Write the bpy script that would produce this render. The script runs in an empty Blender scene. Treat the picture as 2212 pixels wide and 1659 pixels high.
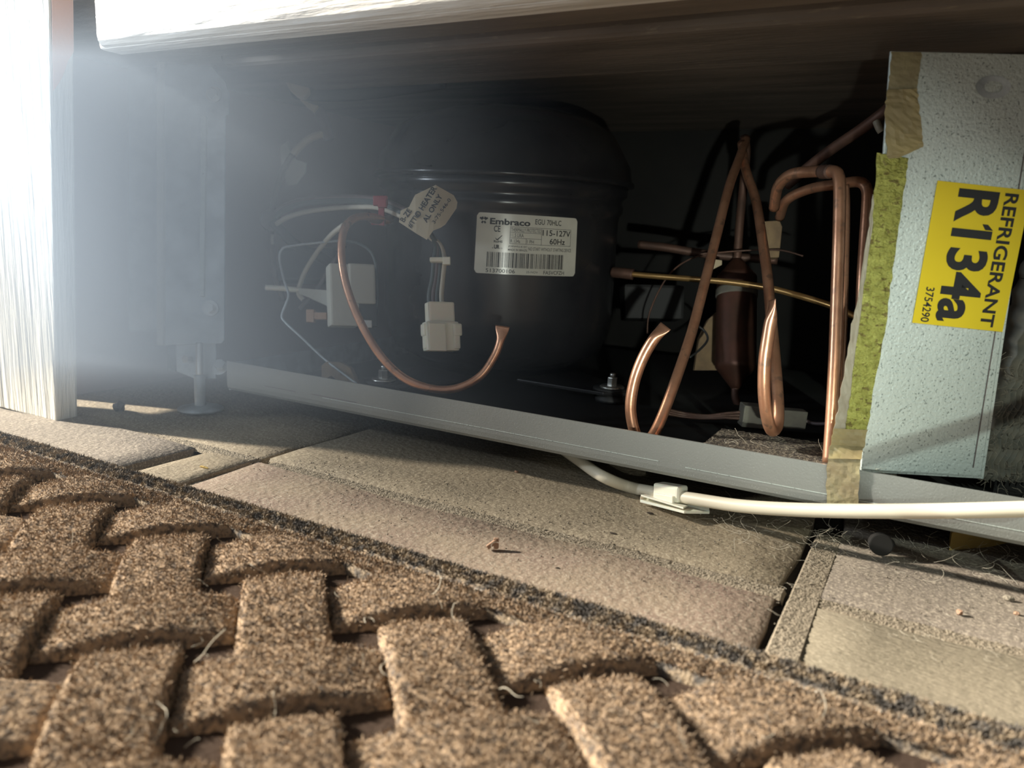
import bpy, bmesh, math, random
import numpy as np
from mathutils import Vector, Matrix
random.seed(7); rng = np.random.default_rng(11)
C = bpy.context.scene.collection
S = bpy.context.scene

# ------------------------------------------------------------------ camera
CX, CY, F, CAMH = 1106.0, 829.5, 1670.0, 0.15
AX = Vector((0.8751, 0.1356, -0.4645)); AY = Vector((0.4817, -0.1523, 0.8630)); AZ = Vector((0.0463, -0.9790, -0.1986))
CAM = Vector((0, 0, CAMH))
cam = bpy.data.cameras.new('camera'); co = bpy.data.objects.new('camera', cam); C.objects.link(co)
right = Vector((AX[0], AY[0], AZ[0])); up = -Vector((AX[1], AY[1], AZ[1])); back = -Vector((AX[2], AY[2], AZ[2]))
m = Matrix((right, up, back)).transposed().to_4x4(); m.translation = CAM
co.matrix_world = m
cam.sensor_width = 36; cam.lens = F/2212*36; cam.clip_start = 0.01; cam.clip_end = 50
cam.dof.use_dof = True; cam.dof.focus_distance = 0.46; cam.dof.aperture_fstop = 11
S.camera = co

# ------------------------------------------------------------------ light and exposure
S.view_settings.view_transform = 'Standard'; S.view_settings.look = 'None'
S.view_settings.exposure = 0.55; S.view_settings.gamma = 1; S.view_settings.use_curve_mapping = False
w = bpy.data.worlds.new('world'); S.world = w; w.use_nodes = True
w.node_tree.nodes['Background'].inputs[0].default_value = (0.88, 0.93, 1.0, 1)
w.node_tree.nodes['Background'].inputs[1].default_value = 0.12
def aim(o, d):
    o.rotation_euler = Vector(d).normalized().to_track_quat('-Z', 'Y').to_euler()
sl = bpy.data.lights.new('sun', 'SUN'); so = bpy.data.objects.new('sun', sl); C.objects.link(so)
so.location = (-2, -0.6, 1.2); sl.energy = 9.2; sl.angle = math.radians(3.0); sl.color = (1.0, 0.92, 0.79)
AZI, ELE = math.radians(18), math.radians(27)
aim(so, (math.cos(AZI)*math.cos(ELE), math.sin(AZI)*math.cos(ELE), -math.sin(ELE)))
fl = bpy.data.lights.new('phone_lamp', 'AREA'); fo = bpy.data.objects.new('phone_lamp', fl); C.objects.link(fo)
fl.shape = 'DISK'; fl.size = 0.007; fl.energy = 0.05; fl.spread = math.radians(38); fl.color = (0.94, 1.0, 0.9)
fo.location = CAM + right*0.035 - up*0.058 + back*0.002
aim(fo, -back + up*0.24 + right*0.20)
# cool spot added out of frame at the left to light the flare volume
gl = bpy.data.lights.new('flare_light', 'SPOT'); go = bpy.data.objects.new('flare_light', gl); C.objects.link(go)
gl.energy = 6.2; gl.color = (0.80, 0.90, 1.0); gl.spot_size = math.radians(64); gl.spot_blend = .8; gl.shadow_soft_size = .02
go.location = (-.74, .05, .22); aim(go, (1, .75, -.02))
# greenish white spot added unseen at the right to brighten the panel's lower half
tl = bpy.data.lights.new('panel_fill', 'SPOT'); to = bpy.data.objects.new('panel_fill', tl); C.objects.link(to)
tl.energy = 7; tl.color = (0.86, 1.0, 0.88); tl.spot_size = math.radians(17); tl.spot_blend = 1.; tl.shadow_soft_size = .005
to.location = (.35, -.25, .40); aim(to, (.030-.35, .42+.25, .085-.40))
S.cycles.volume_step_rate = 1.0; S.cycles.max_bounces = 8

# ------------------------------------------------------------------ point helpers
def dirv(px, py):
    a, b = px-CX, py-CY
    return Vector((a*AX[0]+b*AX[1]+F*AX[2], a*AY[0]+b*AY[1]+F*AY[2], a*AZ[0]+b*AZ[1]+F*AZ[2]))
def P(px, py, d): return CAM + dirv(px, py)*(d/F)              # at a distance d along the view axis
def PY(px, py, y): r = dirv(px, py); return CAM + r*(y/r.y)     # on a plane parallel to the rail
def PX(px, py, x): r = dirv(px, py); return CAM + r*(x/r.x)
def PZ(px, py, z): r = dirv(px, py); return CAM + r*((z-CAMH)/r.z)
def PP(px, py, p0, n):
    r = dirv(px, py); return CAM + r*((p0-CAM).dot(n)/r.dot(n))

# ------------------------------------------------------------------ materials
def nd(nt, t, **k):
    n = nt.nodes.new(t)
    for a, b in k.items(): setattr(n, a, b)
    return n
def mat(name, col, rough=.6, metal=0., col2=None, scale=60., detail=6., lo=.35, hi=.65, bump=0., bscale=None,
        stretch=(1, 1, 1), spec=None, col3=None, scale3=400., f3=.6, w3=.08, trans=0., bdist=.001, sss=0.):
    m = bpy.data.materials.new(name); m.use_nodes = True; nt = m.node_tree; b = nt.nodes['Principled BSDF']
    b.inputs['Base Color'].default_value = (*col, 1); b.inputs['Roughness'].default_value = rough
    b.inputs['Metallic'].default_value = metal
    if spec is not None: b.inputs['Specular IOR Level'].default_value = spec
    if trans: b.inputs['Transmission Weight'].default_value = trans
    if sss:
        b.inputs['Subsurface Weight'].default_value = sss; b.inputs['Subsurface Scale'].default_value = .004
    tc = nd(nt, 'ShaderNodeTexCoord'); mp = nd(nt, 'ShaderNodeMapping'); mp.inputs['Scale'].default_value = stretch
    nt.links.new(tc.outputs['Object'], mp.inputs['Vector'])
    last = None
    if col2:
        n = nd(nt, 'ShaderNodeTexNoise'); n.inputs['Scale'].default_value = scale; n.inputs['Detail'].default_value = detail
        nt.links.new(mp.outputs[0], n.inputs['Vector'])
        r = nd(nt, 'ShaderNodeMapRange'); r.inputs[1].default_value = lo; r.inputs[2].default_value = hi
        nt.links.new(n.outputs[0], r.inputs[0])
        x = nd(nt, 'ShaderNodeMix', data_type='RGBA'); x.inputs[6].default_value = (*col, 1); x.inputs[7].default_value = (*col2, 1)
        nt.links.new(r.outputs[0], x.inputs[0]); last = x.outputs[2]
    if col3:
        n = nd(nt, 'ShaderNodeTexNoise'); n.inputs['Scale'].default_value = scale3; n.inputs['Detail'].default_value = 3
        nt.links.new(mp.outputs[0], n.inputs['Vector'])
        r = nd(nt, 'ShaderNodeMapRange'); r.inputs[1].default_value = f3; r.inputs[2].default_value = f3+w3
        nt.links.new(n.outputs[0], r.inputs[0])
        x = nd(nt, 'ShaderNodeMix', data_type='RGBA'); x.inputs[7].default_value = (*col3, 1)
        if last: nt.links.new(last, x.inputs[6])
        else: x.inputs[6].default_value = (*col, 1)
        nt.links.new(r.outputs[0], x.inputs[0]); last = x.outputs[2]
    if last: nt.links.new(last, b.inputs['Base Color'])
    if bump:
        n = nd(nt, 'ShaderNodeTexNoise'); n.inputs['Scale'].default_value = bscale or scale; n.inputs['Detail'].default_value = 5
        nt.links.new(mp.outputs[0], n.inputs['Vector'])
        u = nd(nt, 'ShaderNodeBump'); u.inputs['Strength'].default_value = bump; u.inputs['Distance'].default_value = bdist
        nt.links.new(n.outputs[0], u.inputs['Height']); nt.links.new(u.outputs[0], b.inputs['Normal'])
    return m
M = {}
M['rug'] = mat('rug_wool', (.44, .32, .215), .95, col2=(.14, .115, .095), scale=420, lo=.44, hi=.64, bump=1., bscale=900, spec=.1, col3=(.42, .30, .19), scale3=500, f3=.56, w3=.1)
M['rug_edge'] = mat('rug_edge_wool', (.38, .30, .21), .95, col2=(.13, .12, .11), scale=230, lo=.40, hi=.58, bump=1., bscale=800, spec=.1)
M['rug_base'] = mat('rug_backing', (.06, .042, .032), .95, bump=.5, bscale=500, spec=.05)
M['stitch'] = mat('stitch', (.72, .68, .6), .9)
M['tile_pink'] = mat('slate_pink', (.28, .20, .155), .8, col2=(.33, .255, .18), scale=22, bump=.8, bscale=260, bdist=.0012, col3=(.42, .35, .265), scale3=800, f3=.50, w3=.14)
M['tile_buff'] = mat('slate_buff', (.31, .25, .17), .8, col2=(.22, .18, .125), scale=18, bump=.8, bscale=260, bdist=.0012, col3=(.42, .355, .25), scale3=800, f3=.50, w3=.14)
M['tile_green'] = mat('slate_green', (.21, .18, .125), .8, col2=(.27, .23, .165), scale=16, bump=.8, bscale=260, bdist=.0012, col3=(.36, .31, .225), scale3=800, f3=.50, w3=.14, stretch=(1, 3, 1))
M['tile_grey'] = mat('slate_grey', (.26, .22, .175), .8, col2=(.19, .16, .13), scale=20, bump=.8, bscale=260, bdist=.0012, col3=(.38, .325, .255), scale3=800, f3=.50, w3=.14)
M['grout'] = mat('grout', (.36, .30, .22), .95, col2=(.25, .21, .15), scale=500, bump=.8, bscale=900, bdist=.002)
M['bed'] = mat('tile_bed', (.05, .038, .028), .95, bump=.5, bscale=300)
M['paint'] = mat('cream_paint', (.74, .73, .66), .5, col2=(.72, .71, .64), scale=40, bump=1., bscale=160, bdist=.004, stretch=(1, 1, .06))
M['paint_b'] = mat('cream_paint_board', (.72, .68, .61), .45, col2=(.69, .65, .58), scale=30, bump=1., bscale=150, bdist=.003, stretch=(.12, 1, 1))
M['pink'] = mat('pink_primer', (.80, .52, .44), .8, bump=.3, bscale=300)
M['wallpink'] = mat('side_wall_paint', (.50, .38, .36), .85, col2=(.44, .34, .33), scale=10)
M['under'] = mat('cabinet_underside', (.19, .155, .125), .75, col2=(.11, .09, .072), scale=30, stretch=(.25, 1.5, 1), bump=.5, bscale=200, col3=(.22, .185, .14), scale3=300, f3=.62, w3=.1)
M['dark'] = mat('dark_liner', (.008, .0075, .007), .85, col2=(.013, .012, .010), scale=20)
M['galv'] = mat('grey_rail_paint', (.22, .235, .225), .42, .25, col2=(.27, .28, .265), scale=9, bump=.35, bscale=1100, bdist=.0004, col3=(.5, .52, .5), scale3=1800, f3=.66, w3=.05)
M['panel'] = mat('galvanised_panel', (.56, .63, .60), .40, .35, col2=(.64, .71, .68), scale=25, bump=.6, bscale=700, bdist=.0006, col3=(.24, .28, .27), scale3=900, f3=.60, w3=.08)
M['zinc'] = mat('zinc_steel', (.66, .73, .76), .45, .35, col2=(.34, .38, .40), scale=40, bump=.2, bscale=300)
M['bolt'] = mat('bright_steel', (.66, .66, .62), .28, .9)
M['black'] = mat('black_enamel', (.016, .016, .018), .24, 0., col2=(.024, .024, .025), scale=30, bump=.06, bscale=700, bdist=.0003)
M['rubber'] = mat('black_rubber', (.02, .02, .02), .6)
M['copper'] = mat('copper', (.74, .40, .25), .32, .8, col2=(.60, .31, .19), scale=70, lo=.4, hi=.6, bump=.08, bscale=400, col3=(.42, .25, .17), scale3=160, f3=.6, w3=.1)
M['copper_d'] = mat('dull_copper', (.16, .085, .06), .55, .5, col2=(.10, .06, .045), scale=60)
M['brass'] = mat('brass_tube', (.55, .34, .13), .34, .8)
M['dusty'] = mat('shaded_plastic', (.16, .15, .12), .8, col2=(.11, .10, .085), scale=90)  # pale plastic darkened; the dim light inside is put into the colour
M['drier'] = mat('drier_copper', (.10, .042, .028), .5, .5, col2=(.06, .03, .02), scale=50)
M['white'] = mat('cream_cable', (.70, .64, .51), .45, col2=(.64, .58, .46), scale=30)
M['wwire'] = mat('ivory_wire', (.58, .54, .44), .5)
M['gwire'] = mat('grey_wire', (.085, .105, .105), .5)
M['mauve'] = mat('mauve_wire', (.13, .10, .10), .5)
M['conn'] = mat('nylon_connector', (.90, .86, .72), .35, sss=.2)
M['relay'] = mat('relay_plastic', (.60, .60, .52), .5)
M['red'] = mat('red_tie', (.35, .03, .05), .45)
M['tan'] = mat('tan_plastic', (.42, .34, .22), .6)
M['cork'] = mat('tan_foam', (.32, .22, .12), .9, col2=(.22, .15, .09), scale=90, bump=.4, bscale=300)
M['label'] = mat('label_paper', (.66, .64, .55), .22, col2=(.55, .53, .46), scale=40)
M['tag'] = mat('tag_paper', (.60, .53, .38), .7, col2=(.52, .46, .33), scale=60)
M['ink'] = mat('black_ink', (.012, .012, .014), .5)
M['sticker'] = mat('yellow_sticker', (.74, .56, .02), .35, col2=(.66, .49, .015), scale=14)
M['tape'] = mat('yellow_tape', (.46, .47, .12), .35, 0., col2=(.30, .30, .07), scale=160, bump=1., bscale=420, bdist=.004, col3=(.20, .17, .05), scale3=240, f3=.60, w3=.04, stretch=(1, 1, 1.6))
M['tape_b'] = mat('brown_tape', (.23, .185, .095), .5, col2=(.32, .26, .12), scale=60, bump=.6, bscale=120, bdist=.001)
M['tape_o'] = mat('olive_tape', (.30, .27, .15), .55, col2=(.20, .155, .09), scale=50, bump=.8, bscale=220, bdist=.001)
M['tape_g'] = mat('glue_tape', (.34, .31, .24), .5, col2=(.26, .23, .17), scale=120, bump=.5, bscale=300)
M['dust'] = mat('dust', (.30, .26, .20), .95, col2=(.18, .155, .12), scale=300, bump=.8, bscale=900)
M['lint'] = mat('lint', (.55, .50, .40), .9)
M['mat'] = mat('dusty_mat', (.05, .042, .035), .95, col2=(.20, .175, .13), scale=700, lo=.45, hi=.62, bump=1., bscale=1100)
M['fin'] = mat('dusty_fin', (.15, .15, .13), .6, .3, col2=(.21, .19, .15), scale=160)
M['clay'] = mat('clay_crumb', (.42, .26, .17), .9, bump=.5, bscale=600)
M['wood'] = mat('yellow_wood', (.42, .29, .08), .8)

# ------------------------------------------------------------------ object helpers
def tag(o, label=None, cat=None, group=None, kind=None):
    for k, v in (('label', label), ('category', cat), ('group', group), ('kind', kind)):
        if v: o[k] = v
    return o
def link(name, me, m, parent=None, smooth=False):
    o = bpy.data.objects.new(name, me); C.objects.link(o)
    for x in (m if isinstance(m, (list, tuple)) else [m]): me.materials.append(M[x])
    if smooth: me.polygons.foreach_set('use_smooth', [True]*len(me.polygons))
    if parent: o.parent = parent
    return o
def empty(name, loc, label, cat, group=None):
    o = bpy.data.objects.new(name, None); C.objects.link(o); o.empty_display_size = .01
    o.location = (0, 0, 0); o['base'] = tuple(loc)
    return tag(o, label, cat, group)
def finish_empties():
    # put every Empty at the base of its thing, leaving its parts where they stand
    for o in list(C.objects):
        if o.type == 'EMPTY' and 'base' in o and not o.parent:
            b = Vector(o['base']); del o['base']; o.location = b
            for ch in o.children: ch.matrix_parent_inverse = Matrix.Translation(-b)
def mesh(name, vs, fs):
    me = bpy.data.meshes.new(name); me.from_pydata([tuple(v) for v in vs], [], fs); me.update(); return me
def bm_mesh(name, bm):
    bmesh.ops.recalc_face_normals(bm, faces=bm.faces)
    me = bpy.data.meshes.new(name); bm.to_mesh(me); bm.free(); return me
def box8(pts, bev=0., seg=2):
    """closed box from 8 corners: bottom 4 (ccw) then top 4"""
    bm = bmesh.new(); v = [bm.verts.new(p) for p in pts]
    for f in ((3, 2, 1, 0), (4, 5, 6, 7), (0, 1, 5, 4), (1, 2, 6, 5), (2, 3, 7, 6), (3, 0, 4, 7)): bm.faces.new([v[i] for i in f])
    bmesh.ops.recalc_face_normals(bm, faces=bm.faces)
    if bev: bmesh.ops.bevel(bm, geom=bm.edges[:], offset=bev, segments=seg, profile=.6, affect='EDGES', clamp_overlap=True)
    return bm
def bx(x0, x1, y0, y1, z0, z1, bev=0., seg=2):
    return box8([(x0, y0, z0), (x1, y0, z0), (x1, y1, z0), (x0, y1, z0), (x0, y0, z1), (x1, y0, z1), (x1, y1, z1), (x0, y1, z1)], bev, seg)
def obox(c, ax, ay, az, hx, hy, hz, bev=0., seg=2):
    """box centred c with axes"""
    c = Vector(c); pts = []
    for sz in (-1, 1):
        for sx, sy in ((-1, -1), (1, -1), (1, 1), (-1, 1)): pts.append(c+ax*hx*sx+ay*hy*sy+az*hz*sz)
    return box8(pts, bev, seg)
def prism(poly, n, t, bev=0.):
    """extrude a polygon (3D points) by n*t"""
    bm = bmesh.new(); a = [bm.verts.new(p) for p in poly]; b = [bm.verts.new(Vector(p)+n*t) for p in poly]
    bm.faces.new(a); bm.faces.new(b[::-1]); k = len(a)
    for i in range(k): bm.faces.new((a[i], b[i], b[(i+1) % k], a[(i+1) % k]))
    bmesh.ops.recalc_face_normals(bm, faces=bm.faces)
    if bev: bmesh.ops.bevel(bm, geom=bm.edges[:], offset=bev, segments=2, profile=.6, affect='EDGES', clamp_overlap=True)
    return bm
def join(*bms):
    out = bmesh.new()
    for b in bms:
        me = bpy.data.meshes.new('t'); b.to_mesh(me); b.free(); out.from_mesh(me); bpy.data.meshes.remove(me)
    return out
def lathe(c, prof, n=48, axis='Z'):
    """profile [(r, h)] round a vertical axis through c"""
    vs, fs = [], []
    for r, h in prof:
        for i in range(n):
            a = 2*math.pi*i/n
            vs.append((c[0]+r*math.cos(a), c[1]+r*math.sin(a), c[2]+h))
    k = len(prof)
    for j in range(k-1):
        for i in range(n):
            fs.append((j*n+i, j*n+(i+1) % n, (j+1)*n+(i+1) % n, (j+1)*n+i))
    fs.append(tuple(range(n))[::-1]); fs.append(tuple((k-1)*n+i for i in range(n)))
    return mesh('lathe', vs, fs)
def catmull(pts, sub=8):
    pts = [Vector(p) for p in pts]
    if len(pts) < 3:
        return [pts[0].lerp(pts[-1], i/sub) for i in range(sub+1)]
    q = [pts[0]*2-pts[1]]+pts+[pts[-1]*2-pts[-2]]; out = []
    for i in range(1, len(q)-2):
        p0, p1, p2, p3 = q[i-1:i+3]
        for s in range(sub):
            t = s/sub
            out.append(.5*((2*p1)+(p2-p0)*t+(2*p0-5*p1+4*p2-p3)*t*t+(3*p1-p0-3*p2+p3)*t**3))
    out.append(pts[-1]); return out
def tube_bm(pts, r, n=10, sub=8, pinch_end=0, pinch_start=0, pinch_dir=None, raw=False, flare=1.5):
    """swept tube; pinch = number of final samples over which the tube is crushed flat"""
    path = [Vector(p) for p in pts] if raw else catmull(pts, sub)
    bm = bmesh.new(); L = len(path); rings = []
    t0 = (path[1]-path[0]).normalized()
    nrm = t0.cross(Vector((0, 0, 1)))
    if nrm.length < 1e-3: nrm = Vector((1, 0, 0))
    nrm.normalize()
    for i, p in enumerate(path):
        t = (path[min(i+1, L-1)]-path[max(i-1, 0)]).normalized()
        nrm = (nrm-t*nrm.dot(t)); nrm.normalize(); bn = t.cross(nrm)
        k = 0.
        if pinch_end and i > L-1-pinch_end: k = (i-(L-1-pinch_end))/pinch_end
        if pinch_start and i < pinch_start: k = 1-i/pinch_start
        k = k*k*(3-2*k)
        rr = r(i/(L-1)) if callable(r) else r
        if k > 0 and pinch_dir is not None:
            a = (pinch_dir-t*pinch_dir.dot(t)).normalized(); b = t.cross(a)
            A, B = a*(1+(flare-1)*k), b*(1-.82*k)
        else: A, B = None, None
        ring = []
        for j in range(n):
            th = 2*math.pi*j/n; c_, s_ = math.cos(th), math.sin(th)
            d = nrm*c_+bn*s_
            if A is not None:
                d = A*d.dot(a)+B*d.dot(b)
            ring.append(bm.verts.new(p+d*rr))
        rings.append(ring)
    for i in range(L-1):
        for j in range(n):
            bm.faces.new((rings[i][j], rings[i][(j+1) % n], rings[i+1][(j+1) % n], rings[i+1][j]))
    bm.faces.new(rings[0][::-1]); bm.faces.new(rings[-1]); return bm
def tube(name, pts, r, m, parent=None, **k):
    return link(name, bm_mesh(name, tube_bm(pts, r, **k)), m, parent, True)
def TP(l): return [P(*q) for q in l]
def hexbolt(name, c, axis, r, h, m, parent):
    axis = Vector(axis).normalized(); u = axis.orthogonal().normalized(); v = axis.cross(u)
    bm = prism([Vector(c)+(u*math.cos(k*math.pi/3)+v*math.sin(k*math.pi/3))*r for k in range(6)], axis, h, r*.08)
    return link(name, bm_mesh(name, bm), m, parent)
def disc_bm(c, axis, r, h, n=28, bev=0.):
    axis = Vector(axis).normalized(); u = axis.orthogonal().normalized(); v = axis.cross(u)
    return prism([Vector(c)+(u*math.cos(2*math.pi*k/n)+v*math.sin(2*math.pi*k/n))*r for k in range(n)], axis, h, bev)

# ------------------------------------------------------------------ lettering
def text_geo(body, bold=0., sp=1.):
    cu = bpy.data.curves.new('t', 'FONT'); cu.body = body; cu.size = 1; cu.offset = bold; cu.resolution_u = 4; cu.space_character = sp
    o = bpy.data.objects.new('t', cu); C.objects.link(o)
    dg = bpy.context.evaluated_depsgraph_get(); me = bpy.data.meshes.new_from_object(o.evaluated_get(dg))
    v = [(a.co.x, a.co.y) for a in me.vertices]; f = [tuple(p.vertices) for p in me.polygons]
    bpy.data.objects.remove(o); bpy.data.curves.remove(cu); bpy.data.meshes.remove(me)
    return v, f
class Print:
    """flat print collected in a flat frame, then laid on a surface by fn(x, y) -> point"""
    def __init__(s): s.v, s.f = [], []
    def text(s, body, x0, x1, y0, y1, bold=0., sp=1., rot=None):
        v, f = text_geo(body, bold, sp); xs = [a[0] for a in v]; ys = [a[1] for a in v]
        lx, hx, ly, hy = min(xs), max(xs), min(ys), max(ys); o = len(s.v)
        for a, b in v: s.v.append((x0+(a-lx)/(hx-lx)*(x1-x0), y1-(b-ly)/(hy-ly)*(y1-y0)))   # y grows downward
        s.f += [tuple(o+i for i in q) for q in f]
    def quad(s, a, b, c, d):
        o = len(s.v); s.v += [a, b, c, d]; s.f.append((o, o+1, o+2, o+3))
    def bar(s, x0, x1, y0, y1, nx=1):
        for i in range(nx):
            a = x0+(x1-x0)*i/nx; b = x0+(x1-x0)*(i+1)/nx; s.quad((a, y0), (b, y0), (b, y1), (a, y1))
    def build(s, name, fn, parent, m='ink'):
        me = mesh(name, [fn(a, b) for a, b in s.v], s.f); return link(name, me, m, parent)

# ================================================================== SETTING
# floor: grout bed with slate tiles standing slightly proud and uneven
bed = link('floor', bm_mesh('floor', bx(-1.3, .75, -.35, 1.0, -.03, -.006)), 'bed'); tag(bed, kind='structure', label='worn slate tile floor under and in front of the cabinet')
def tile(x0, x1, y0, y1, m, dz=(0, 0, 0, 0), rough=.0016):
    """one slate: irregular outline, corner heights uneven"""
    nx, ny = max(6, int((x1-x0)/.02)), max(6, int((y1-y0)/.02)); eu, ev = .0018/(x1-x0), .0018/(y1-y0)
    us = [0]+[eu+(1-2*eu)*i/(nx-2) for i in range(nx-1)]+[1]; ws = [0]+[ev+(1-2*ev)*i/(ny-2) for i in range(ny-1)]+[1]
    vs, fs = [], []
    for j in range(ny+1):
        for i in range(nx+1):
            u, v = us[i], ws[j]; x = x0+(x1-x0)*u; y = y0+(y1-y0)*v
            if i in (0, nx): x += random.uniform(-rough, rough)
            if j in (0, ny): y += random.uniform(-rough, rough)
            z = dz[0]*(1-u)*(1-v)+dz[1]*u*(1-v)+dz[2]*u*v+dz[3]*(1-u)*v
            z += .0007*math.sin(x*31+y*17)+.0005*math.sin(x*73-y*47)-.0007
            if i in (0, nx) or j in (0, ny): z -= .0012
            vs.append((x, y, z))
    n = (nx+1)*(ny+1)
    for j in range(ny):
        for i in range(nx): a = j*(nx+1)+i; fs.append((a, a+1, a+nx+2, a+nx+1))
    ring = [i for i in range(nx+1)]+[j*(nx+1)+nx for j in range(1, ny+1)]+[ny*(nx+1)+i for i in range(nx-1, -1, -1)]+[j*(nx+1) for j in range(ny-1, 0, -1)]
    k = len(ring)
    for q in ring: vs.append(vs[q])
    for q in ring: x, y, z = vs[q]; vs.append((x, y, -.0065))
    for q in range(k): fs.append((n+q, n+k+q, n+k+(q+1) % k, n+(q+1) % k))
    me = mesh('tile', vs, fs); bmf = bmesh.new(); bmf.from_mesh(me); bmesh.ops.recalc_face_normals(bmf, faces=bmf.faces); bmf.to_mesh(me); bmf.free()
    o = link('tile', me, m, bed, True); return o
XJ = [(-1.0, -.68), (-.672, -.411), (-.354, -.0425), (-.0275, .30), (.308, .62)]
mats = [['tile_grey', 'tile_grey', 'tile_pink', 'tile_green', 'tile_grey'], ['tile_grey', 'tile_buff', 'tile_buff', 'tile_grey', 'tile_buff'], ['tile_grey', 'tile_green', 'tile_grey', 'tile_buff', 'tile_grey']]
for r, (y0, y1) in enumerate(((.012, .3310), (.3395, .655), (.663, .985))):
    for c_, (x0, x1) in enumerate(XJ):
        z = {(0, 2): (0, 0, -.0004, .0006), (0, 3): (-.0006, 0, 0, -.0004), (1, 2): (.0004, 0, 0, .0002), (1, 1): (.0006, -.0012, -.0008, .0006), (0, 1): (0, .0006, .0014, 0)}.get((r, c_), (0, 0, 0, 0))
        if r == 1 and c_ == 1: x1 = -.362
        tile(x0, x1, y0, y1, mats[r][c_], z)
tile(-.402, -.360, .16, .331, 'tile_buff', (-.0005, -.0008, .0004, -.001))
def grout(x0, x1, y0, y1, z, name='grout', amp=.0003):
    L = max(x1-x0, y1-y0); nx = max(2, int((x1-x0)/.0012)); ny = max(2, int((y1-y0)/.0012))
    gx, gy = np.meshgrid(np.linspace(x0, x1, nx+1), np.linspace(y0, y1, ny+1)); gz = z+rng.uniform(-amp, amp, gx.shape)
    gz[0] -= .002; gz[-1] -= .002; gz[:, 0] -= .002; gz[:, -1] -= .002
    vs = np.stack([gx.ravel(), gy.ravel(), gz.ravel()], 1).tolist()
    fs = [(j*(nx+1)+i, j*(nx+1)+i+1, (j+1)*(nx+1)+i+1, (j+1)*(nx+1)+i) for j in range(ny) for i in range(nx)]
    o = link(name, mesh(name, vs, fs), 'grout', bed); o['kind'] = 'stuff'; return o
grout(-.35, -.040, .3300, .3405, -.0009); grout(-.030, .30, .3300, .3405, -.0013); grout(-.66, -.362, .330, .341, -.0012)
grout(-.0385, -.0250, .26, .420, -.0010); grout(-.361, -.3545, .20, .331, -.003)

# walls and cabinet shell
def tagS(o, label): return tag(o, label, kind='structure')
tagS(link('wall_left', bm_mesh('w', join(bx(-.62, -.60, .358, .90, 0, .30), bx(-.602, -.60, .329, .3579, .050, .30))), 'wallpink'), 'pinkish side wall behind the white post')  # second box is an unseen filler added to trim the floor's sun patch
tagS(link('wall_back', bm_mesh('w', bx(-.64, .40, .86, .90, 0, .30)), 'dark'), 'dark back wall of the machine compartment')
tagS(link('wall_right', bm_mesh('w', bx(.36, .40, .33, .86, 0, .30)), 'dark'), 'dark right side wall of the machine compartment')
ceil = tagS(link('ceiling', bm_mesh('c', bx(-.66, .42, .338, .90, .262, .30)), 'under'), 'brown underside of the refrigerator above the compressor')
# a stepped lower rail of the underside, and the round-edged lip in front of it
tagS(link('trim_2', bm_mesh('c', bx(-.47, .42, .318, .3345, .2445, .27, .003)), 'paint_b'), 'thin pale lip under the white front board')
tagS(link('trim_3', bm_mesh('c', bx(-.47, .42, .3345, .385, .2525, .268, .002)), 'under'), 'brown board behind the pale lip')
tagS(link('trim_4', bm_mesh('c', bx(-.46, .42, .40, .50, .2500, .266, .008, 4)), 'under'), 'rounded brown batten across the underside')

# white post at the left
pb = [PY(0-60, 868, .313), PY(120, 908, .313)]
yb = .3285
a0 = Vector((-.64, .313, 0)); b0 = Vector((-.5335, .313, 0)); tx = PY(104, -30, .313); sx = tx.x-b0.x; zt = .30
k = sx*(zt/tx.z)
pts = [a0, b0, Vector((b0.x+.0005, yb, 0)), Vector((a0.x, yb, 0))]
top = [p+Vector((k, 0, zt)) for p in pts]
post = tagS(link('trim_1', bm_mesh('post', box8(pts+top, .0012, 2)), 'paint'), 'white painted wooden post at the left')
# salmon primer showing on the post's inner side near its top
def postside(y, z): return Vector((b0.x+.0005+k*z/zt+.0004, y, z))
pp = [(yb-.0002, .30), (yb-.0002, .248), (yb-.004, .242), (yb-.0075, .232), (yb-.011, .226), (.3145, .222), (.3145, .30)]
o = link('primer_patch', bm_mesh('pp', prism([postside(y, z) for y, z in pp], Vector((1, 0, 0)), .0002)), 'pink', post); o['label'] = 'salmon pink bare patch'

# white front board over the opening
def board():
    x0, x1 = PY(207, 40, .313).x, .42
    prof = [(.313, .30), (.313, .2515), (.3136, .2485), (.3155, .2462), (.318, .2455), (.3225, .2455), (.3225, .30)]
    bm = prism([Vector((x0, y, z)) for y, z in prof], Vector((1, 0, 0)), x1-x0, 0)
    # round the near-left corner
    return bm
fb = tag(link('cabinet_board', bm_mesh('cabinet_board', board()), 'paint_b'), 'white painted cabinet board hanging over the opening, scuffed face', 'board')

# ================================================================== BIG PARTS
# grey rail (front lip of the base pan)
RY, RZ0, RZ1 = .395, .0205, .0432
rail = empty('base_frame', (-.2, .42, .02), 'long grey steel front rail and dark pan carrying the compressor', 'frame')
x0, x1 = -.4535, .12
prof = [(RY+.0012, RZ1), (RY, RZ1), (RY, RZ0+.006), (RY+.0004, RZ0+.003), (RY+.0018, RZ0+.001), (RY+.005, RZ0), (RY+.03, RZ0), (RY+.03, RZ0+.0012), (RY+.0055, RZ0+.0012), (RY+.0025, RZ0+.0026), (RY+.0012, RZ0+.006)]
link('rail', bm_mesh('rail', prism([Vector((x0, y, z)) for y, z in prof], Vector((1, 0, 0)), x1-x0)), 'galv', rail)
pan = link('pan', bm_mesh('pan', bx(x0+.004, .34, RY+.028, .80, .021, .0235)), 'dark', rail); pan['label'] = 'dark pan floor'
o = link('side_flange', bm_mesh('fl', bx(x0, x0+.0015, RY+.0015, .62, .021, .0415)), 'zinc', rail); o['label'] = 'left upturned flange'
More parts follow.
